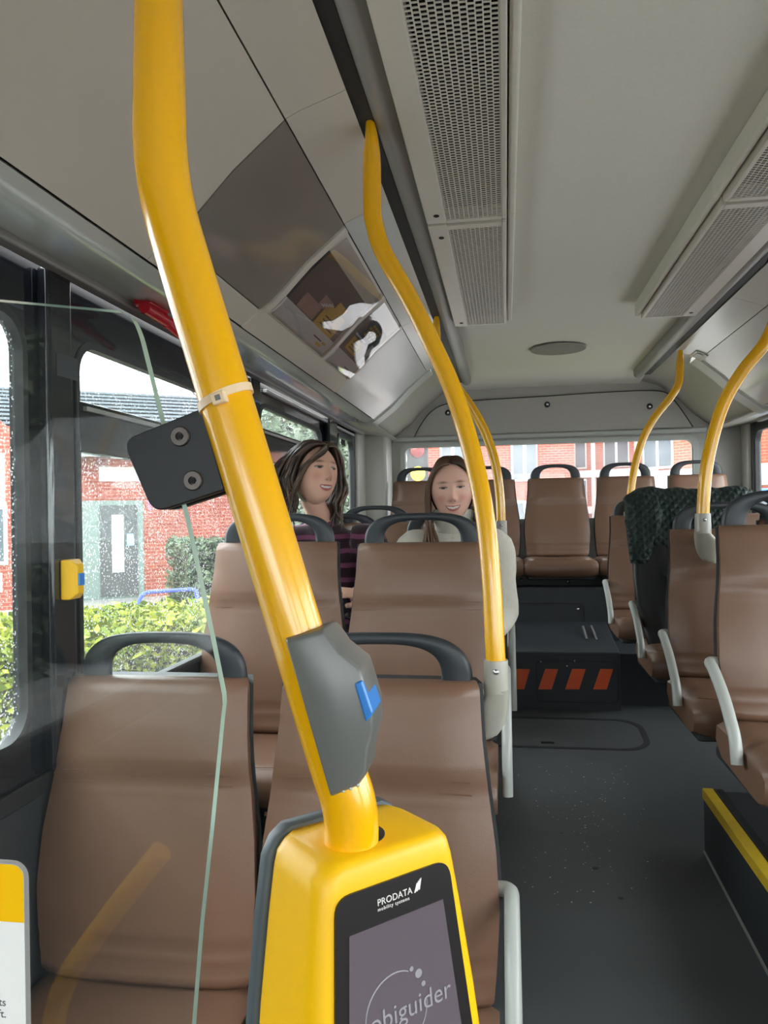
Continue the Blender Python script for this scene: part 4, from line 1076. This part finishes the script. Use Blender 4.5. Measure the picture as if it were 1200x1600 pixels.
def person(label, hp, HR, opt, sh_z, hip, arms, sweater, trousers, strands, hair_cols, neck_roll=False):
    """hp: head centre, HR: head rotation, arms: two lists (shoulder, elbow, wrist, palm dir, palm normal)"""
    root = empty('person', Vector(hip)); tag(root, label, 'person'); o0 = Vector(hip)
    mb = MB(); cols = []
    vs, cs, fs = head_grid(opt)
    Mh = Matrix.Translation(Vector(hp) - o0) @ HR @ Matrix.Scale(opt.get('scale', 1), 4)
    mb.add([Mh @ v for v in vs], fs); cols += cs
    sk = Vector(opt['skin'])
    def skin_fill():
        cols.extend([sk] * (len(mb.v) - len(cols)))
    # ears
    for s_ in (-1, 1):
        mb.sphere((0, 0, 0), (1, 1, 1), 10, 8)
        for k in range(len(mb.v) - (10*7+2), len(mb.v)):
            v = Vector(mb.v[k]); mb.v[k] = tuple(Mh @ Vector((s_*(.071 + v.x*.006*s_), .008 + v.y*.016, -.010 + v.z*.028)))
        skin_fill()
    # neck, torso, thighs, calves: the continuous body under the clothes
    ch = Mh @ Vector((0, .028, -.075)); nb_ = Vector((hp[0]-o0.x, (hp[1]-o0.y)*.4 + .06, sh_z - o0.z))
    mb.tube(smooth_path([ch + Vector((0, 0, .03)), ch, lerp(ch, nb_, .5), nb_, nb_ + Vector((0, .01, -.06))], 4), [.046]*9 + [.050]*4 + [.08]*4, 16); skin_fill()
    cx = nb_.x
    mb.loft([ell((cx*t, y_, z_), a, b) for t, y_, z_, a, b in ((1, nb_.y+.01, nb_.z-.02, .10, .07), (.9, nb_.y+.01, nb_.z-.10, .145, .09), (.6, .07, .25, .13, .09), (.3, .04, .12, .12, .09), (0, .0, .0, .14, .10))]); skin_fill()
    hands = []
    for (S, E, W_, pd, pn) in arms:
        S, E, W_ = (Vector(q) - o0 for q in (S, E, W_))
        mb.tube(smooth_path([S, lerp(S, E, .5), E, lerp(E, W_, .5), W_], 4), [.043]*5 + [.036]*4 + [.034]*3 + [.025]*5, 12); skin_fill()
        hand_mb(mb, frame_to(W_, pd, pn), opt.get('curl', .6)); skin_fill()
    for s_ in (-1, 1):
        mb.tube(smooth_path([(s_*.07, .02, .02), (s_*.085, -.25, .035), (s_*.09, -.43, .03), (s_*.09, -.46, -.15), (s_*.09, -.43, -.42)], 4), [.075]*8 + [.055]*4 + [.045]*5, 12); skin_fill()
        mb.sphere((s_*.09, -.49, -.45), (.04, .10, .035)); skin_fill()
    body = mb.build('body', SKIN, root, smooth=180, fix=False); set_cols(body, cols)
    # sweater
    mb = MB()
    mb.loft([ell((cx*t, y_, z_), a, b) for t, y_, z_, a, b in ((1, nb_.y+.005, nb_.z+.012, .058, .056), (1, nb_.y+.008, nb_.z-.018, .095, .072), (1, nb_.y+.01, nb_.z-.045, .155, .092), (.95, nb_.y+.01, nb_.z-.10, .178, .108), (.8, nb_.y*.8+.01, nb_.z-.20, .172, .118), (.4, .05, .14, .155, .112), (0, .02, .02, .16, .12), (0, .01, -.03, .165, .125))])
    for (S, E, W_, pd, pn) in arms:
        S, E, W_ = (Vector(q) - o0 for q in (S, E, W_))
        mb.tube(smooth_path([lerp(S, Vector((cx, nb_.y, nb_.z-.06)), .35), S, lerp(S, E, .5), E, lerp(E, W_, .5), lerp(E, W_, .93)], 4), [.066]*4 + [.062]*4 + [.056]*5 + [.050]*4 + [.040]*4, 14)
    sw = mb.build('sweater', sweater, root, smooth=180); remesh(sw, .011, 6)
    if neck_roll:
        mb = MB(); p0, p1_ = ch + Vector((0, -.002, -.004)), nb_ + Vector((0, .004, .0))
        prof_ = [(1.05, .068), (.98, .074), (.75, .078), (.5, .073), (.42, .080), (.22, .077), (0, .078), (-.25, .092)]
        mb.loft([[lerp(p1_, p0, t) + Vector((r*math.cos(2*math.pi*k/28), r*.92*math.sin(2*math.pi*k/28), 0)) for k in range(28)] for t, r in prof_]); mb.build('roll_neck', sweater, sw, smooth=180)
    mb = MB()
    for s_ in (-1, 1):
        mb.tube(smooth_path([(s_*.06, .04, .02), (s_*.085, -.25, .035), (s_*.09, -.44, .03), (s_*.09, -.47, -.15), (s_*.09, -.43, -.40)], 4), [.088]*8 + [.066]*4 + [.058]*5, 14)
    mb.sphere((0, .02, .03), (.16, .12, .09), 16, 10)
    tr = mb.build('trousers', trousers, root, smooth=180); remesh(tr, .014, 5)
    for s_ in (-1, 1):
        mb = MB()
        mb.loft([[Vector((s_*.09 + w*math.cos(2*math.pi*k/14), y, -.483 + h*.5 + h*.5*math.sin(2*math.pi*k/14))) for k in range(14)] for y, w, h in ((-.385, .02, .05), (-.40, .034, .085), (-.45, .038, .085), (-.52, .045, .062), (-.575, .042, .05), (-.605, .02, .035))])
        mb.build('shoe', SHOE, root, smooth=70)
    # hair: one mesh of tapered locks over a skull cap
    mb = MB(); hc = []
    hl, hd = Vector(hair_cols[0]), Vector(hair_cols[1])
    NU, NV = 40, 22
    cap = []
    for i in range(NV + 1):
        a = math.pi * .86 * i / NV
        for j in range(NU + 1):
            b = math.radians(opt['cap'](math.degrees(a))) ; b = lerp(b, 2*math.pi - b, j/NU)
            cap.append(Mh @ Vector((.0815*math.sin(a)*math.sin(b)*(1+.05*math.sin(b*23)*.3), -.099*math.sin(a)*math.cos(b)+.003, .118*math.cos(a)+.002)))
    mb.add(cap, [(i*(NU+1)+j, i*(NU+1)+j+1, (i+1)*(NU+1)+j+1, (i+1)*(NU+1)+j) for i in range(NV) for j in range(NU)])
    hc += [hd.lerp(hl, .25)] * len(cap)
    for pts, r, shade in strands(Mh, o0):
        n0 = len(mb.v); pp = smooth_path(pts, 4); m = len(pp)
        mb.tube(pp, [r * (.55 + .45*math.sin(math.pi*min(1, k/(m-1)*1.1 + .12))) * (1 - .45*(k/(m-1))**5) for k in range(m)], 6, flat=.55)
        for k in range(m):
            t = k/(m-1); q = hd.lerp(hl, min(1, shade*.6 + t*.55*shade + .05))
            hc += [q] * 6
    h = mb.build('hair', HAIR, root, smooth=180, fix=False); set_cols(h, hc)
    return root
SHOE = mat('shoe_black', srgb(30, 30, 32), .5)
def knit(name, col, stripes=None, rib=90):
    m = mat(name, col, .85, spec=.15, var=.08, vscale=60, sheen=.3); nt = m.node_tree; b = nt.nodes['Principled BSDF']
    tc = nd(nt, 'ShaderNodeTexCoord')
    w = nd(nt, 'ShaderNodeTexWave'); w.bands_direction = 'X'; w.inputs['Scale'].default_value = rib; w.inputs['Distortion'].default_value = .6
    nt.links.new(tc.outputs['Object'], w.inputs['Vector'])
    bp = nd(nt, 'ShaderNodeBump'); bp.inputs['Strength'].default_value = .35; bp.inputs['Distance'].default_value = .002
    nt.links.new(w.outputs['Fac'], bp.inputs['Height']); nt.links.new(bp.outputs['Normal'], b.inputs['Normal'])
    if stripes:
        w2 = nd(nt, 'ShaderNodeTexWave'); w2.bands_direction = 'Z'; w2.inputs['Scale'].default_value = stripes[0]; w2.inputs['Distortion'].default_value = 1.2; w2.inputs['Detail Scale'].default_value = 1.5
        nt.links.new(tc.outputs['Object'], w2.inputs['Vector'])
        cr = nd(nt, 'ShaderNodeValToRGB'); cr.color_ramp.elements[0].position = .70; cr.color_ramp.elements[0].color = col; cr.color_ramp.elements[1].position = .82; cr.color_ramp.elements[1].color = stripes[1]
        nt.links.new(w2.outputs['Fac'], cr.inputs['Fac']); nt.links.new(cr.outputs['Color'], b.inputs['Base Color'])
    return m
TROUS = mat('dark_trousers', srgb(40, 42, 52), .8)
# --- smiling woman in the white turtleneck (aisle seat)
def hairB(Mh, o0):
    random.seed(11); out = []
    for k in range(210):
        s_ = -1 if k % 2 else 1                               # -1: image left
        y0 = random.uniform(-.064, .07); t0 = random.random()
        x0 = s_ * random.uniform(.000, .006); zt = .119*math.sqrt(max(0, 1 - (y0/.105)**2))
        lay = random.uniform(0, .010)
        side = random.uniform(.15, 1.0)
        yy = y0*.7 + random.uniform(-.006, .006)
        # hangs beside the face; front locks begin at the parting
        fy_ = lerp(-.036, .06, (y0 + .064)/.134)
        pts = [Vector((x0, y0, zt+.003)), Vector((s_*(.036+lay*.4), y0*.95 - .004*(y0 < -.05), zt*.90+.006)), Vector((s_*(.070+lay*.6), lerp(y0, fy_, .6), .052)), Vector((s_*(.083+lay), fy_, .0)), Vector((s_*(.086+lay*1.3), fy_*.95+.006, -.06)), Vector((s_*(.088+lay*1.6), fy_*.9+.006, -.115))]
        pts = [Mh @ p for p in pts]
        last = pts[-1]
        if s_ < 0:      # falls in front of the shoulder
            tx = random.uniform(-.022, .045); ty = random.uniform(-.055, -.012); L_ = random.uniform(.10, .18)
            pts += [last + Vector((tx*.5, ty*.6, -L_*.4)), last + Vector((tx, ty, -L_)), ]
            if random.random() < .6: pts += [pts[-1] + Vector((random.uniform(-.006, .012), -.005, -random.uniform(.03, .07)))]
        else:           # behind the shoulder
            pts += [last + Vector((-.016, .035, -.05)), last + Vector((-.03, .06, -.11))]
        out.append((pts, random.uniform(.0055, .0085), random.uniform(.1, 1) * (1 if s_ < 0 else .45)))
    return out
optB = dict(scale=1.03, skin=(.72, .43, .33), lip=(.48, .15, .13), brow=(.12, .055, .03), blush=(.60, .20, .15), smile=.9, eye=.0034, gaze=0, open=1.0, cap=lambda a: interp([(0, 0), (31, 0), (40, 24), (54, 52), (75, 74), (100, 90), (160, 96)], a))
hB = P(706, 765, Y=2.95)
person('smiling woman in a white turtleneck sitting in the aisle seat', hB,
       Matrix.Rotation(math.radians(4), 4, 'Z') @ Matrix.Rotation(math.radians(-3), 4, 'Y') @ Matrix.Rotation(math.radians(4), 4, 'X'), optB, 1.185, (-.20, 3.02, .685),
       [((-.375, 3.02, 1.115), (-.43, 2.93, .87), (-.33, 2.70, .80), (.5, -.6, -.1), (0, 0, 1)), ((-.030, 3.02, 1.115), (-.012, 2.95, .865), (-.08, 2.72, .80), (-.5, -.6, -.1), (0, 0, 1))],
       knit('white_knit', srgb(226, 220, 206)), TROUS, hairB, ((.20, .105, .055), (.035, .018, .011)), neck_roll=True)
# --- woman in the striped sweater looking to the side (window seat)
def hairA(Mh, o0):
    random.seed(23); out = []
    for k in range(330):
        s_ = -1 if random.random() < .62 else 1
        fringe = k % 5 == 0
        y0 = random.uniform(-.066, .075); x0 = .014 + s_*random.uniform(.0, .008); zt = .119*math.sqrt(max(0, 1 - (y0/.105)**2))
        lay = random.uniform(0, .026); fy_ = lerp(-.012 if s_ > 0 else -.034, .09, (y0 + .066)/.141); ph = random.uniform(0, 6.3); wv = random.uniform(.006, .018)
        base = [Vector((x0, y0, zt+.004)), Vector((s_*(.040+lay*.5)+.006, y0*.98, zt*.90+.014)), Vector((s_*(.084+lay*.9), lerp(y0, fy_, .6), .058)), Vector((s_*(.102+lay*1.3), fy_, .0)), Vector((s_*(.108+lay*1.5), fy_*.98+.004, -.05)), Vector((s_*(.090+lay*1.3), fy_*.95+.010, -.10)), Vector((s_*(.092+lay*1.5), fy_*.9+.014, -.14))]
        if fringe:                                            # swept across the forehead to one side
            t = random.random()
            base = [Vector((.022, -.050 - .016*t, .104)), Vector((-.010, -.090, .086 - .022*t)), Vector((-.046, -.088 + .012*t, .050 - .012*t)), Vector((-.080, -.058 + .02*t, .0)), Vector((-.092, -.03 + .02*t, -.05)), Vector((-.098 - lay, -.02 + .02*t, -.10))]
        pts = [Mh @ (p + Vector((wv*math.sin(ph + i*1.7), wv*math.cos(ph + i*1.4), 0)) * (1 if i > 2 else .15)) for i, p in enumerate(base)]
        L_ = random.uniform(-.03, .075)
        if L_ > .015: pts.append(pts[-1] + Vector((random.uniform(-.03, .03), random.uniform(-.02, .02), -L_)))
        out.append((pts, random.uniform(.005, .0085), random.uniform(.02, 1.0)**1.5))
    return out
optA = dict(scale=1.06, skin=(.68, .40, .29), lip=(.36, .11, .10), brow=(.05, .025, .018), blush=(.56, .22, .16), smile=.8, eye=.0042, gaze=.003, open=.75, curl=.5, cap=lambda a: interp([(0, 0), (33, 0), (42, 26), (55, 52), (75, 72), (100, 88), (160, 96)], a))
hA = P(492, 742, Y=2.97)
person('woman in a dark sweater with purple stripes looking towards the aisle', hA,
       Matrix.Rotation(math.radians(46), 4, 'Z') @ Matrix.Rotation(math.radians(-9), 4, 'X') @ Matrix.Rotation(math.radians(5), 4, 'Y'), optA, 1.215, (-.705, 3.03, .685),
       [((-.86, 3.03, 1.14), (-.87, 2.92, .90), (-.74, 2.72, .87), (.6, -.5, 0), (0, 0, 1)), ((-.525, 3.02, 1.14), (-.505, 2.93, .90), (-.54, 2.73, .965), (-.45, -.80, .12), (.3, -.2, .9))],
       knit('striped_knit', srgb(48, 28, 36), (5.6, srgb(112, 60, 86)), 60), TROUS, hairA, ((.15, .090, .055), (.016, .010, .008)))
ph = empty('mobile_phone', (-.588, 2.672, .925), (math.radians(25), math.radians(20), math.radians(30)))
tag(ph, 'dark phone in the hand of the woman in the striped sweater', 'phone')
MB().box(-.036, .036, -.075, .075, -.0045, .0045).build('case', BLACK, ph, bevel=.004)
MB().box(-.032, .032, -.070, .070, .0046, .0050).build('display', BLKGL, ph)
# ------------------------------------------------------------------ outside
GZ = -.42
GROUND = mat('wet_asphalt', srgb(150, 148, 146), .35, var=.12, vscale=1.2, bump=.1, bscale=60)
mb = MB(); mb.box(-70, 70, -50, 90, GZ-.2, GZ); tag(mb.build('ground', GROUND), kind='structure')
BR1 = brick_mat('red_brick', srgb(158, 76, 60), srgb(142, 62, 48), srgb(160, 122, 106))
BR2 = brick_mat('orange_brick', srgb(172, 86, 60), srgb(158, 74, 52), srgb(166, 128, 108))
ROOF = mat('roof_tiles', srgb(104, 110, 116), .7, var=.15, vscale=6)
FRAMEW = mat('white_frame', srgb(196, 198, 196), .5)
PANE = mat('dark_pane', srgb(84, 92, 98), .1, spec=.6, var=.2, vscale=1.5)
CONC = mat('pale_render', srgb(204, 198, 190), .8, var=.1, vscale=3)
DOORG = mat('door_grey_green', srgb(118, 134, 128), .5)
def bldg(name, label, u, dist, turn, w, h, brick):
    """house front facing the bus: local x to the right, y away, z up from the ground"""
    d = CM @ Vector(((u-600)/FPX, 0, 1)); d.z = 0; d.normalize()
    o = empty(name, d * dist + Vector((0, 0, GZ)), (0, 0, math.atan2(-d.x, d.y) + math.radians(turn))); tag(o, label, 'building')
    MB().box(-w/2, w/2, 0, 6, 0, h).build('wall', brick, o)
    return o
def bwin(o, x0, x1, z0, z1, bars=1, fr=FRAMEW):
    w = MB().box(x0, x1, -.05, .02, z0, z1).build('window', fr, o); t = .07; n = bars + 1
    for k in range(n):
        a = lerp(x0, x1, k/n); b = lerp(x0, x1, (k+1)/n)
        MB().box(a+t, b-t*.6, -.07, -.045, z0+t, z1-t).build('window_pane', PANE, w)
# brick school-like building left of the bus, seen through the side windows
b1 = bldg('brick_building', 'low red brick building with grey tiled roof behind the hedge', 175, 17.0, 6, 13, 3.15, BR1)
secs = []; mb = MB()
for k in range(15):
    t = k/14; y = -.5 + t*4.6; z = 3.05 + t*1.85
    mb.box(-6.7, 6.7, y, y+.36, z, z+.05)
mb.loft([[(x, -.45, 3.0), (x, 4.2, 4.88), (x, 8.5, 3.0)] for x in (-6.65, 6.65)]); mb.build('roof', ROOF, b1)
MB().box(-6.7, 6.7, -.58, -.42, 2.92, 3.06).build('gutter', mat('gutter_grey', srgb(140, 142, 142), .5), b1)
MB().box(-.95, .62, -.03, .02, .0, 2.05).build('door_recess', DOORG, b1)
dr = MB().box(-.25, .50, -.06, -.02, .05, 1.95).build('door', mat('door_dark', srgb(78, 80, 82), .4), b1)
MB().box(-.02, .22, -.08, -.055, .55, 1.75).build('door_pane', FRAMEW, dr)
MB().box(.28, .42, -.08, -.055, 1.1, 1.35).build('door_notice', mat('notice_blue', srgb(150, 190, 214), .5), dr)
MB().box(-.25, 2.2, -.05, .01, 2.45, 2.75).build('pale_band', CONC, b1)
bwin(b1, 4.5, 6.2, .9, 2.2, 1); bwin(b1, -5.9, -4.6, .9, 2.2, 1)
MB().box(-2.3, -2.05, -1.06, -.98, .35, .7).build('wall_box', CONC, b1)
# gabled wing at its left end
mb = MB(); mb.box(-4.1, -1.3, -1.0, 3, 0, 3.0); mb.loft([[(-4.1, y, 3.0), (-1.3, y, 3.0), (-2.6, y, 3.9)] for y in (-1.0, 4)]); wing = mb.build('gable_wing', BR1, b1)
w = MB().box(-2.45, -1.95, -1.06, -.98, .85, 1.95).build('window', FRAMEW, b1); MB().box(-2.38, -2.02, -1.08, -1.05, .92, 1.88).build('window_pane', PANE, w)
# hedges
LEAF = attr_mat('hedge_leaf', rough=.6, spec=.3)
def hedge(name, label, c, L, W, H, n, cols, ang, seed, size=.05):
    random.seed(seed); root = empty(name, Vector((c[0], c[1], GZ)), (0, 0, ang)); tag(root, label, 'hedge')
    vs, fs, cs = [], [], []
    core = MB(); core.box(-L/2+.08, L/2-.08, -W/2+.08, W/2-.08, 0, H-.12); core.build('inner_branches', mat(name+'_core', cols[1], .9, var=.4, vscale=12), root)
    for k in range(n):
        f = random.random()
        if f < .5: p = Vector((random.uniform(-L/2, L/2), random.uniform(-W/2, W/2), H + random.gauss(0, .03)))
        else: p = Vector((random.uniform(-L/2, L/2), (-1 if f < .92 else 1)*(W/2 + random.gauss(0, .03)), random.uniform(.0, H)))
        p.z += .06*mnoise.noise(Vector((p.x*1.5, p.y*1.5, seed)))
        a = Vector((random.gauss(0, 1), random.gauss(0, 1), random.gauss(0, .7))).normalized(); b = a.cross(Vector((random.gauss(0, 1), random.gauss(0, 1), random.gauss(0, 1)))).normalized()
        s_ = size * random.uniform(.7, 1.3); o = len(vs)
        vs += [p - a*s_, p + b*s_*.45, p + a*s_, p - b*s_*.45]; fs.append((o, o+1, o+2, o+3))
        c_ = Vector(cols[0][:3]).lerp(Vector(cols[2][:3]), random.random()); cs += [c_]*4
    mb = MB(); mb.add(vs, fs); lf = mb.build('leaves', LEAF, root, fix=False); set_cols(lf, cs); lf['kind'] = 'stuff'
    return root
g1 = P(215, 1010, Z=GZ+.95); d = CM @ Vector(((210-600)/FPX, 0, 1)); d.z = 0; d.normalize()
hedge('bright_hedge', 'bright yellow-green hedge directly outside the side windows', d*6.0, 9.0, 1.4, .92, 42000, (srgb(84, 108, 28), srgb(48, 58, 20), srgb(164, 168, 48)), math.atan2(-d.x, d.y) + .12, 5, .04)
d = CM @ Vector(((315-600)/FPX, 0, 1)); d.z = 0; d.normalize()
hedge('dark_hedge', 'darker green clipped hedge in front of the brick building', d*11.8 + Vector((.85, .1, 0)), 2.6, 1.2, 1.28, 9000, (srgb(50, 66, 42), srgb(28, 36, 24), srgb(88, 104, 72)), math.atan2(-d.x, d.y), 6, .06)
# kerb and bicycle racks
KERB = mat('kerb_stone', srgb(176, 170, 160), .7, var=.1)
d = CM @ Vector(((200-600)/FPX, 0, 1)); d.z = 0; d.normalize(); ag = math.atan2(-d.x, d.y)
kb = empty('kerb', d*13.2 + Vector((0, 0, GZ)), (0, 0, ag + .12)); tag(kb, 'pale kerb running past the door of the brick building', 'kerb')
for k in range(-6, 2): MB().box(k*1.0+.01, k*1.0+.99, -.08, .08, 0, .10).build('kerb_stone', KERB, kb, bevel=.01)
pv = empty('forecourt', d*15.2 + Vector((0, 0, GZ)), (0, 0, ag + .10)); tag(pv, 'sandy paved strip before the door of the brick building', 'pavement')
MB().box(-5, 1, -1.4, -.4, 0, .03).build('paving', mat('sandy_paving', srgb(196, 180, 150), .6, var=.1, vscale=3), pv)
RACK = mat('rack_blue', srgb(64, 82, 168), .35)
def rack(label, u, v, dist, n, ag2):
    d = CM @ Vector(((u-600)/FPX, 0, 1)); d.z = 0; d.normalize()
    for k in range(n):
        o = empty('bicycle_rack', d*dist + Vector((math.cos(ag2), math.sin(ag2), 0))*k*.75 + Vector((0, 0, GZ)), (0, 0, ag2 + .5)); tag(o, label[k], 'bicycle rack', 'blue bicycle racks')
        mb = MB(); mb.tube(fillet([(.75, 0, .03), (.75, 0, .18), (0, 0, .18), (0, 0, .72), (.75, 0, .72), (.75, 0, .55)], .15), .026, 10); mb.build('hoop', RACK, o, smooth=60)
        mb = MB(); mb.tube([(.375, 0, 0), (.375, 0, .18)], .026, 10); mb.build('post', RACK, o, smooth=60)
rack(['blue bicycle rack hoop in front of the dark hedge'], 215, 890, 10.3, 1, .2)
rack(['blue bicycle rack hoop at the far left, nearest the glass edge', 'blue bicycle rack hoop at the far left, behind the first'], 0, 930, 7.6, 2, 2.2)
# bare trees
BARK = mat('tree_bark', srgb(92, 84, 78), .9, var=.2, vscale=20)
def tree(label, pos, H, seed):
    random.seed(seed); root = empty('bare_tree', Vector((pos[0], pos[1], GZ))); tag(root, label, 'tree')
    tk = MB(); tk.tube([(0, 0, 0), (.05, .02, H*.25), (0, .05, H*.5)], [.14, .11, .08], 8); tk.build('trunk', BARK, root, smooth=60)
    mb = MB()
    def br(p, d, l, r, lv):
        q = p + d*l; mid = p + d*l*.5 + Vector((random.gauss(0, .05), random.gauss(0, .05), 0))*l
        mb.tube([p, mid, q], [r, r*.8, r*.6], 4)
        if lv:
            for _ in range(3 if lv > 1 else 4):
                nd_ = (d + Vector((random.gauss(0, .5), random.gauss(0, .5), random.gauss(.1, .35)))).normalized(); br(q if random.random() < .6 else mid, nd_, l*random.uniform(.6, .85), r*.55, lv-1)
    for _ in range(5): br(Vector((0, .04, H*random.uniform(.25, .5))), Vector((random.gauss(0, .5), random.gauss(0, .5), 1)).normalized(), H*.22, .05, 4)
    mb.build('branches', BARK, root)
d = CM @ Vector(((300-600)/FPX, 0, 1)); d.z = 0; d.normalize(); tree('bare tree whose twigs show above the roof of the brick building', d*27 + Vector((1.5, 0, 0)), 9.0, 3)
# greenery beyond the rear left windows
SHR = (srgb(120, 138, 110), srgb(90, 104, 84), srgb(180, 192, 170))
d = CM @ Vector(((505-600)/FPX, 0, 1)); d.z = 0; d.normalize()
hedge('tall_shrubs', 'tall pale green shrubs beyond the rear left windows', d*14.0, 2.8, 1.2, 4.0, 16000, SHR, math.atan2(-d.x, d.y), 8, .12)
d = CM @ Vector(((540-600)/FPX, 0, 1)); d.z = 0; d.normalize()
lamp = empty('pale_wall', d*22 + Vector((0, 0, GZ)), (0, 0, math.atan2(-d.x, d.y))); tag(lamp, 'pale rendered wall far behind the narrow rear left window', 'wall')
MB().box(-1.2, 1.6, 0, .3, 0, 4.2).build('rendered_wall', CONC, lamp)
MB().box(-1.25, 1.65, -.05, .35, 4.2, 4.3).build('coping', KERB, lamp)
# unseen evergreens behind the viewpoint, added to block sky and darken glass reflections
for k, (x, y, h_, lb) in enumerate(((-5.2, -1.2, 4.2, 'beside the viewpoint, seen mirrored in the glass partition'), (-5.6, -4.8, 4.6, 'beside the middle of the bus front, tallest of the sky blockers'), (-5.4, -8.4, 4.2, 'ahead of the bus, farthest from the glass partition'))):
    hedge('sky_blocker_hedge', 'added dark evergreen sky blocker ' + lb, (x, y, 0), 3.0, 1.4, h_, 7000, (srgb(46, 58, 40), srgb(30, 36, 26), srgb(84, 96, 70)), math.pi/2, 40 + k, .12)['group'] = 'evergreens added to block the sky'
# ---- behind the bus
b3 = bldg('brick_terrace', 'pink brick terrace with white windows behind the rear window', 800, 24, -4, 6.2, 7, BR1)
b3.location += Vector((-1.2, 0, 0))
for x in (-2.4, -.6, 1.6): bwin(b3, x-.4, x+.4, 2.6, 4.1, 1); bwin(b3, x-.4, x+.4, .7, 2.0, 1)
b4 = bldg('banded_brick_house', 'orange brick building with white bands seen at right through the rear window', 1010, 30, -20, 10, 8, BR2)
for z in (1.55, 2.95, 4.6): MB().box(-5.55, 5.55, -.06, .02, z, z+.28).build('white_band', FRAMEW, b4)
for x in (-4.5, -2.8, -1.1, .7, 2.4, 4.2): bwin(b4, x-.5, x+.5, 3.3, 4.5, 1); bwin(b4, x-.5, x+.5, 1.9, 2.9, 1); MB().box(x+.7, x+.86, -.05, .02, 0, 8).build('white_pier', FRAMEW, b4)
b5 = bldg('right_brick_house', 'orange brick building outside the rear right window', 1190, 20, -35, 6, 8, BR2)
for z in (2.2, 4.0): MB().box(-4, 4, -.05, .02, z, z+.5).build('white_band', FRAMEW, b5)
for x in (-3, -1, 1, 3): bwin(b5, x-.5, x+.5, 2.75, 3.9, 1)
# traffic light with a lit amber lamp
d = CM @ Vector(((654-600)/FPX, 0, 1)); d.z = 0; d.normalize()
tl_ = empty('traffic_light', d*11.0 + Vector((0, 0, GZ)), (0, 0, math.atan2(-d.x, d.y))); tag(tl_, 'traffic light with glowing amber lamp behind the rear window', 'traffic light')
z0 = 1.67 + (800-738)/1200*11.0
mb = MB(); mb.tube([(0, .1, 0), (0, .1, z0-.25)], .05, 10); mb.build('post', ALU, tl_, smooth=60)
MB().box(-.15, .15, .0, .2, z0-.5, z0+.55).build('signal_head', BLACK, tl_, bevel=.03)
for k, m in ((0, emit_mat('amber_glow', (1, .60, .02, 1), 1.6)), (.33, mat('lens_red_dark', srgb(110, 30, 30), .3)), (-.33, mat('lens_green_dark', srgb(30, 70, 50), .3))):
    mb = MB(); mb.sphere((0, -.01, z0+k), (.105, .04, .105), 16, 10); mb.build('signal_lens', m, tl_, smooth=180)
# blue van right of the bus
d = CM @ Vector(((1192-600)/FPX, 0, 1)); d.z = 0; d.normalize()
van = empty('blue_van', d*13 + Vector((.6, 0, GZ)), (0, 0, math.atan2(-d.x, d.y) - .2)); tag(van, 'blue van parked outside the rear right window', 'van')
VB = mat('van_blue', srgb(30, 104, 190), .3, coat=.5)
mb = MB(); mb.loft([[Vector((x, y, z)) for x, z in ((-2.3, .35), (2.3, .35), (2.35, .9), (1.75, 1.15), (1.2, 1.95), (-2.2, 2.0), (-2.35, 1.0))] for y in (0, 1.8)]); mb.build('van_body', VB, van, bevel=.06)
for x0, x1 in ((.35, 1.25), (-.7, .2), (-1.9, -.85)): MB().box(x0, x1, -.012, .0, 1.2, 1.8).build('van_window', PANE, van)
MB().box(-2.2, 1.9, -.015, .0, .95, 1.05).build('white_stripe', FRAMEW, van)
for x in (-1.5, 1.5):
    mb = MB(); mb.loft([[Vector((x + .33*math.cos(2*math.pi*k/20), y, .33 + .33*math.sin(2*math.pi*k/20))) for k in range(20)] for y in (-.03, .2)]); mb.build('wheel', BLACK, van)
# light portals in the window openings and windscreen help the renderer find the daylight
def portal(loc, rot, sx, sy):
    l = bpy.data.lights.new('daylight_portal', 'AREA'); l.shape = 'RECTANGLE'; l.size = sx; l.size_y = sy; l.cycles.is_portal = True
    o = bpy.data.objects.new('daylight_portal', l); COL.objects.link(o); o.location = loc; o.rotation_euler = rot
for wins, X, rz in ((LW, XL-.04, -math.pi/2), (RW, XR+.04, math.pi/2)):
    for w in wins:
        portal((X, (w[2]+w[3])/2, (w[4]+w[5])/2), (math.pi/2, 0, rz), w[3]-w[2], w[5]-w[4])
portal((XC, YF-.1, 1.42), (math.pi/2, 0, math.pi), 2.3, 1.05)
portal((.27, YR+.06, 1.455), (math.pi/2, 0, 0), 1.93, .51)
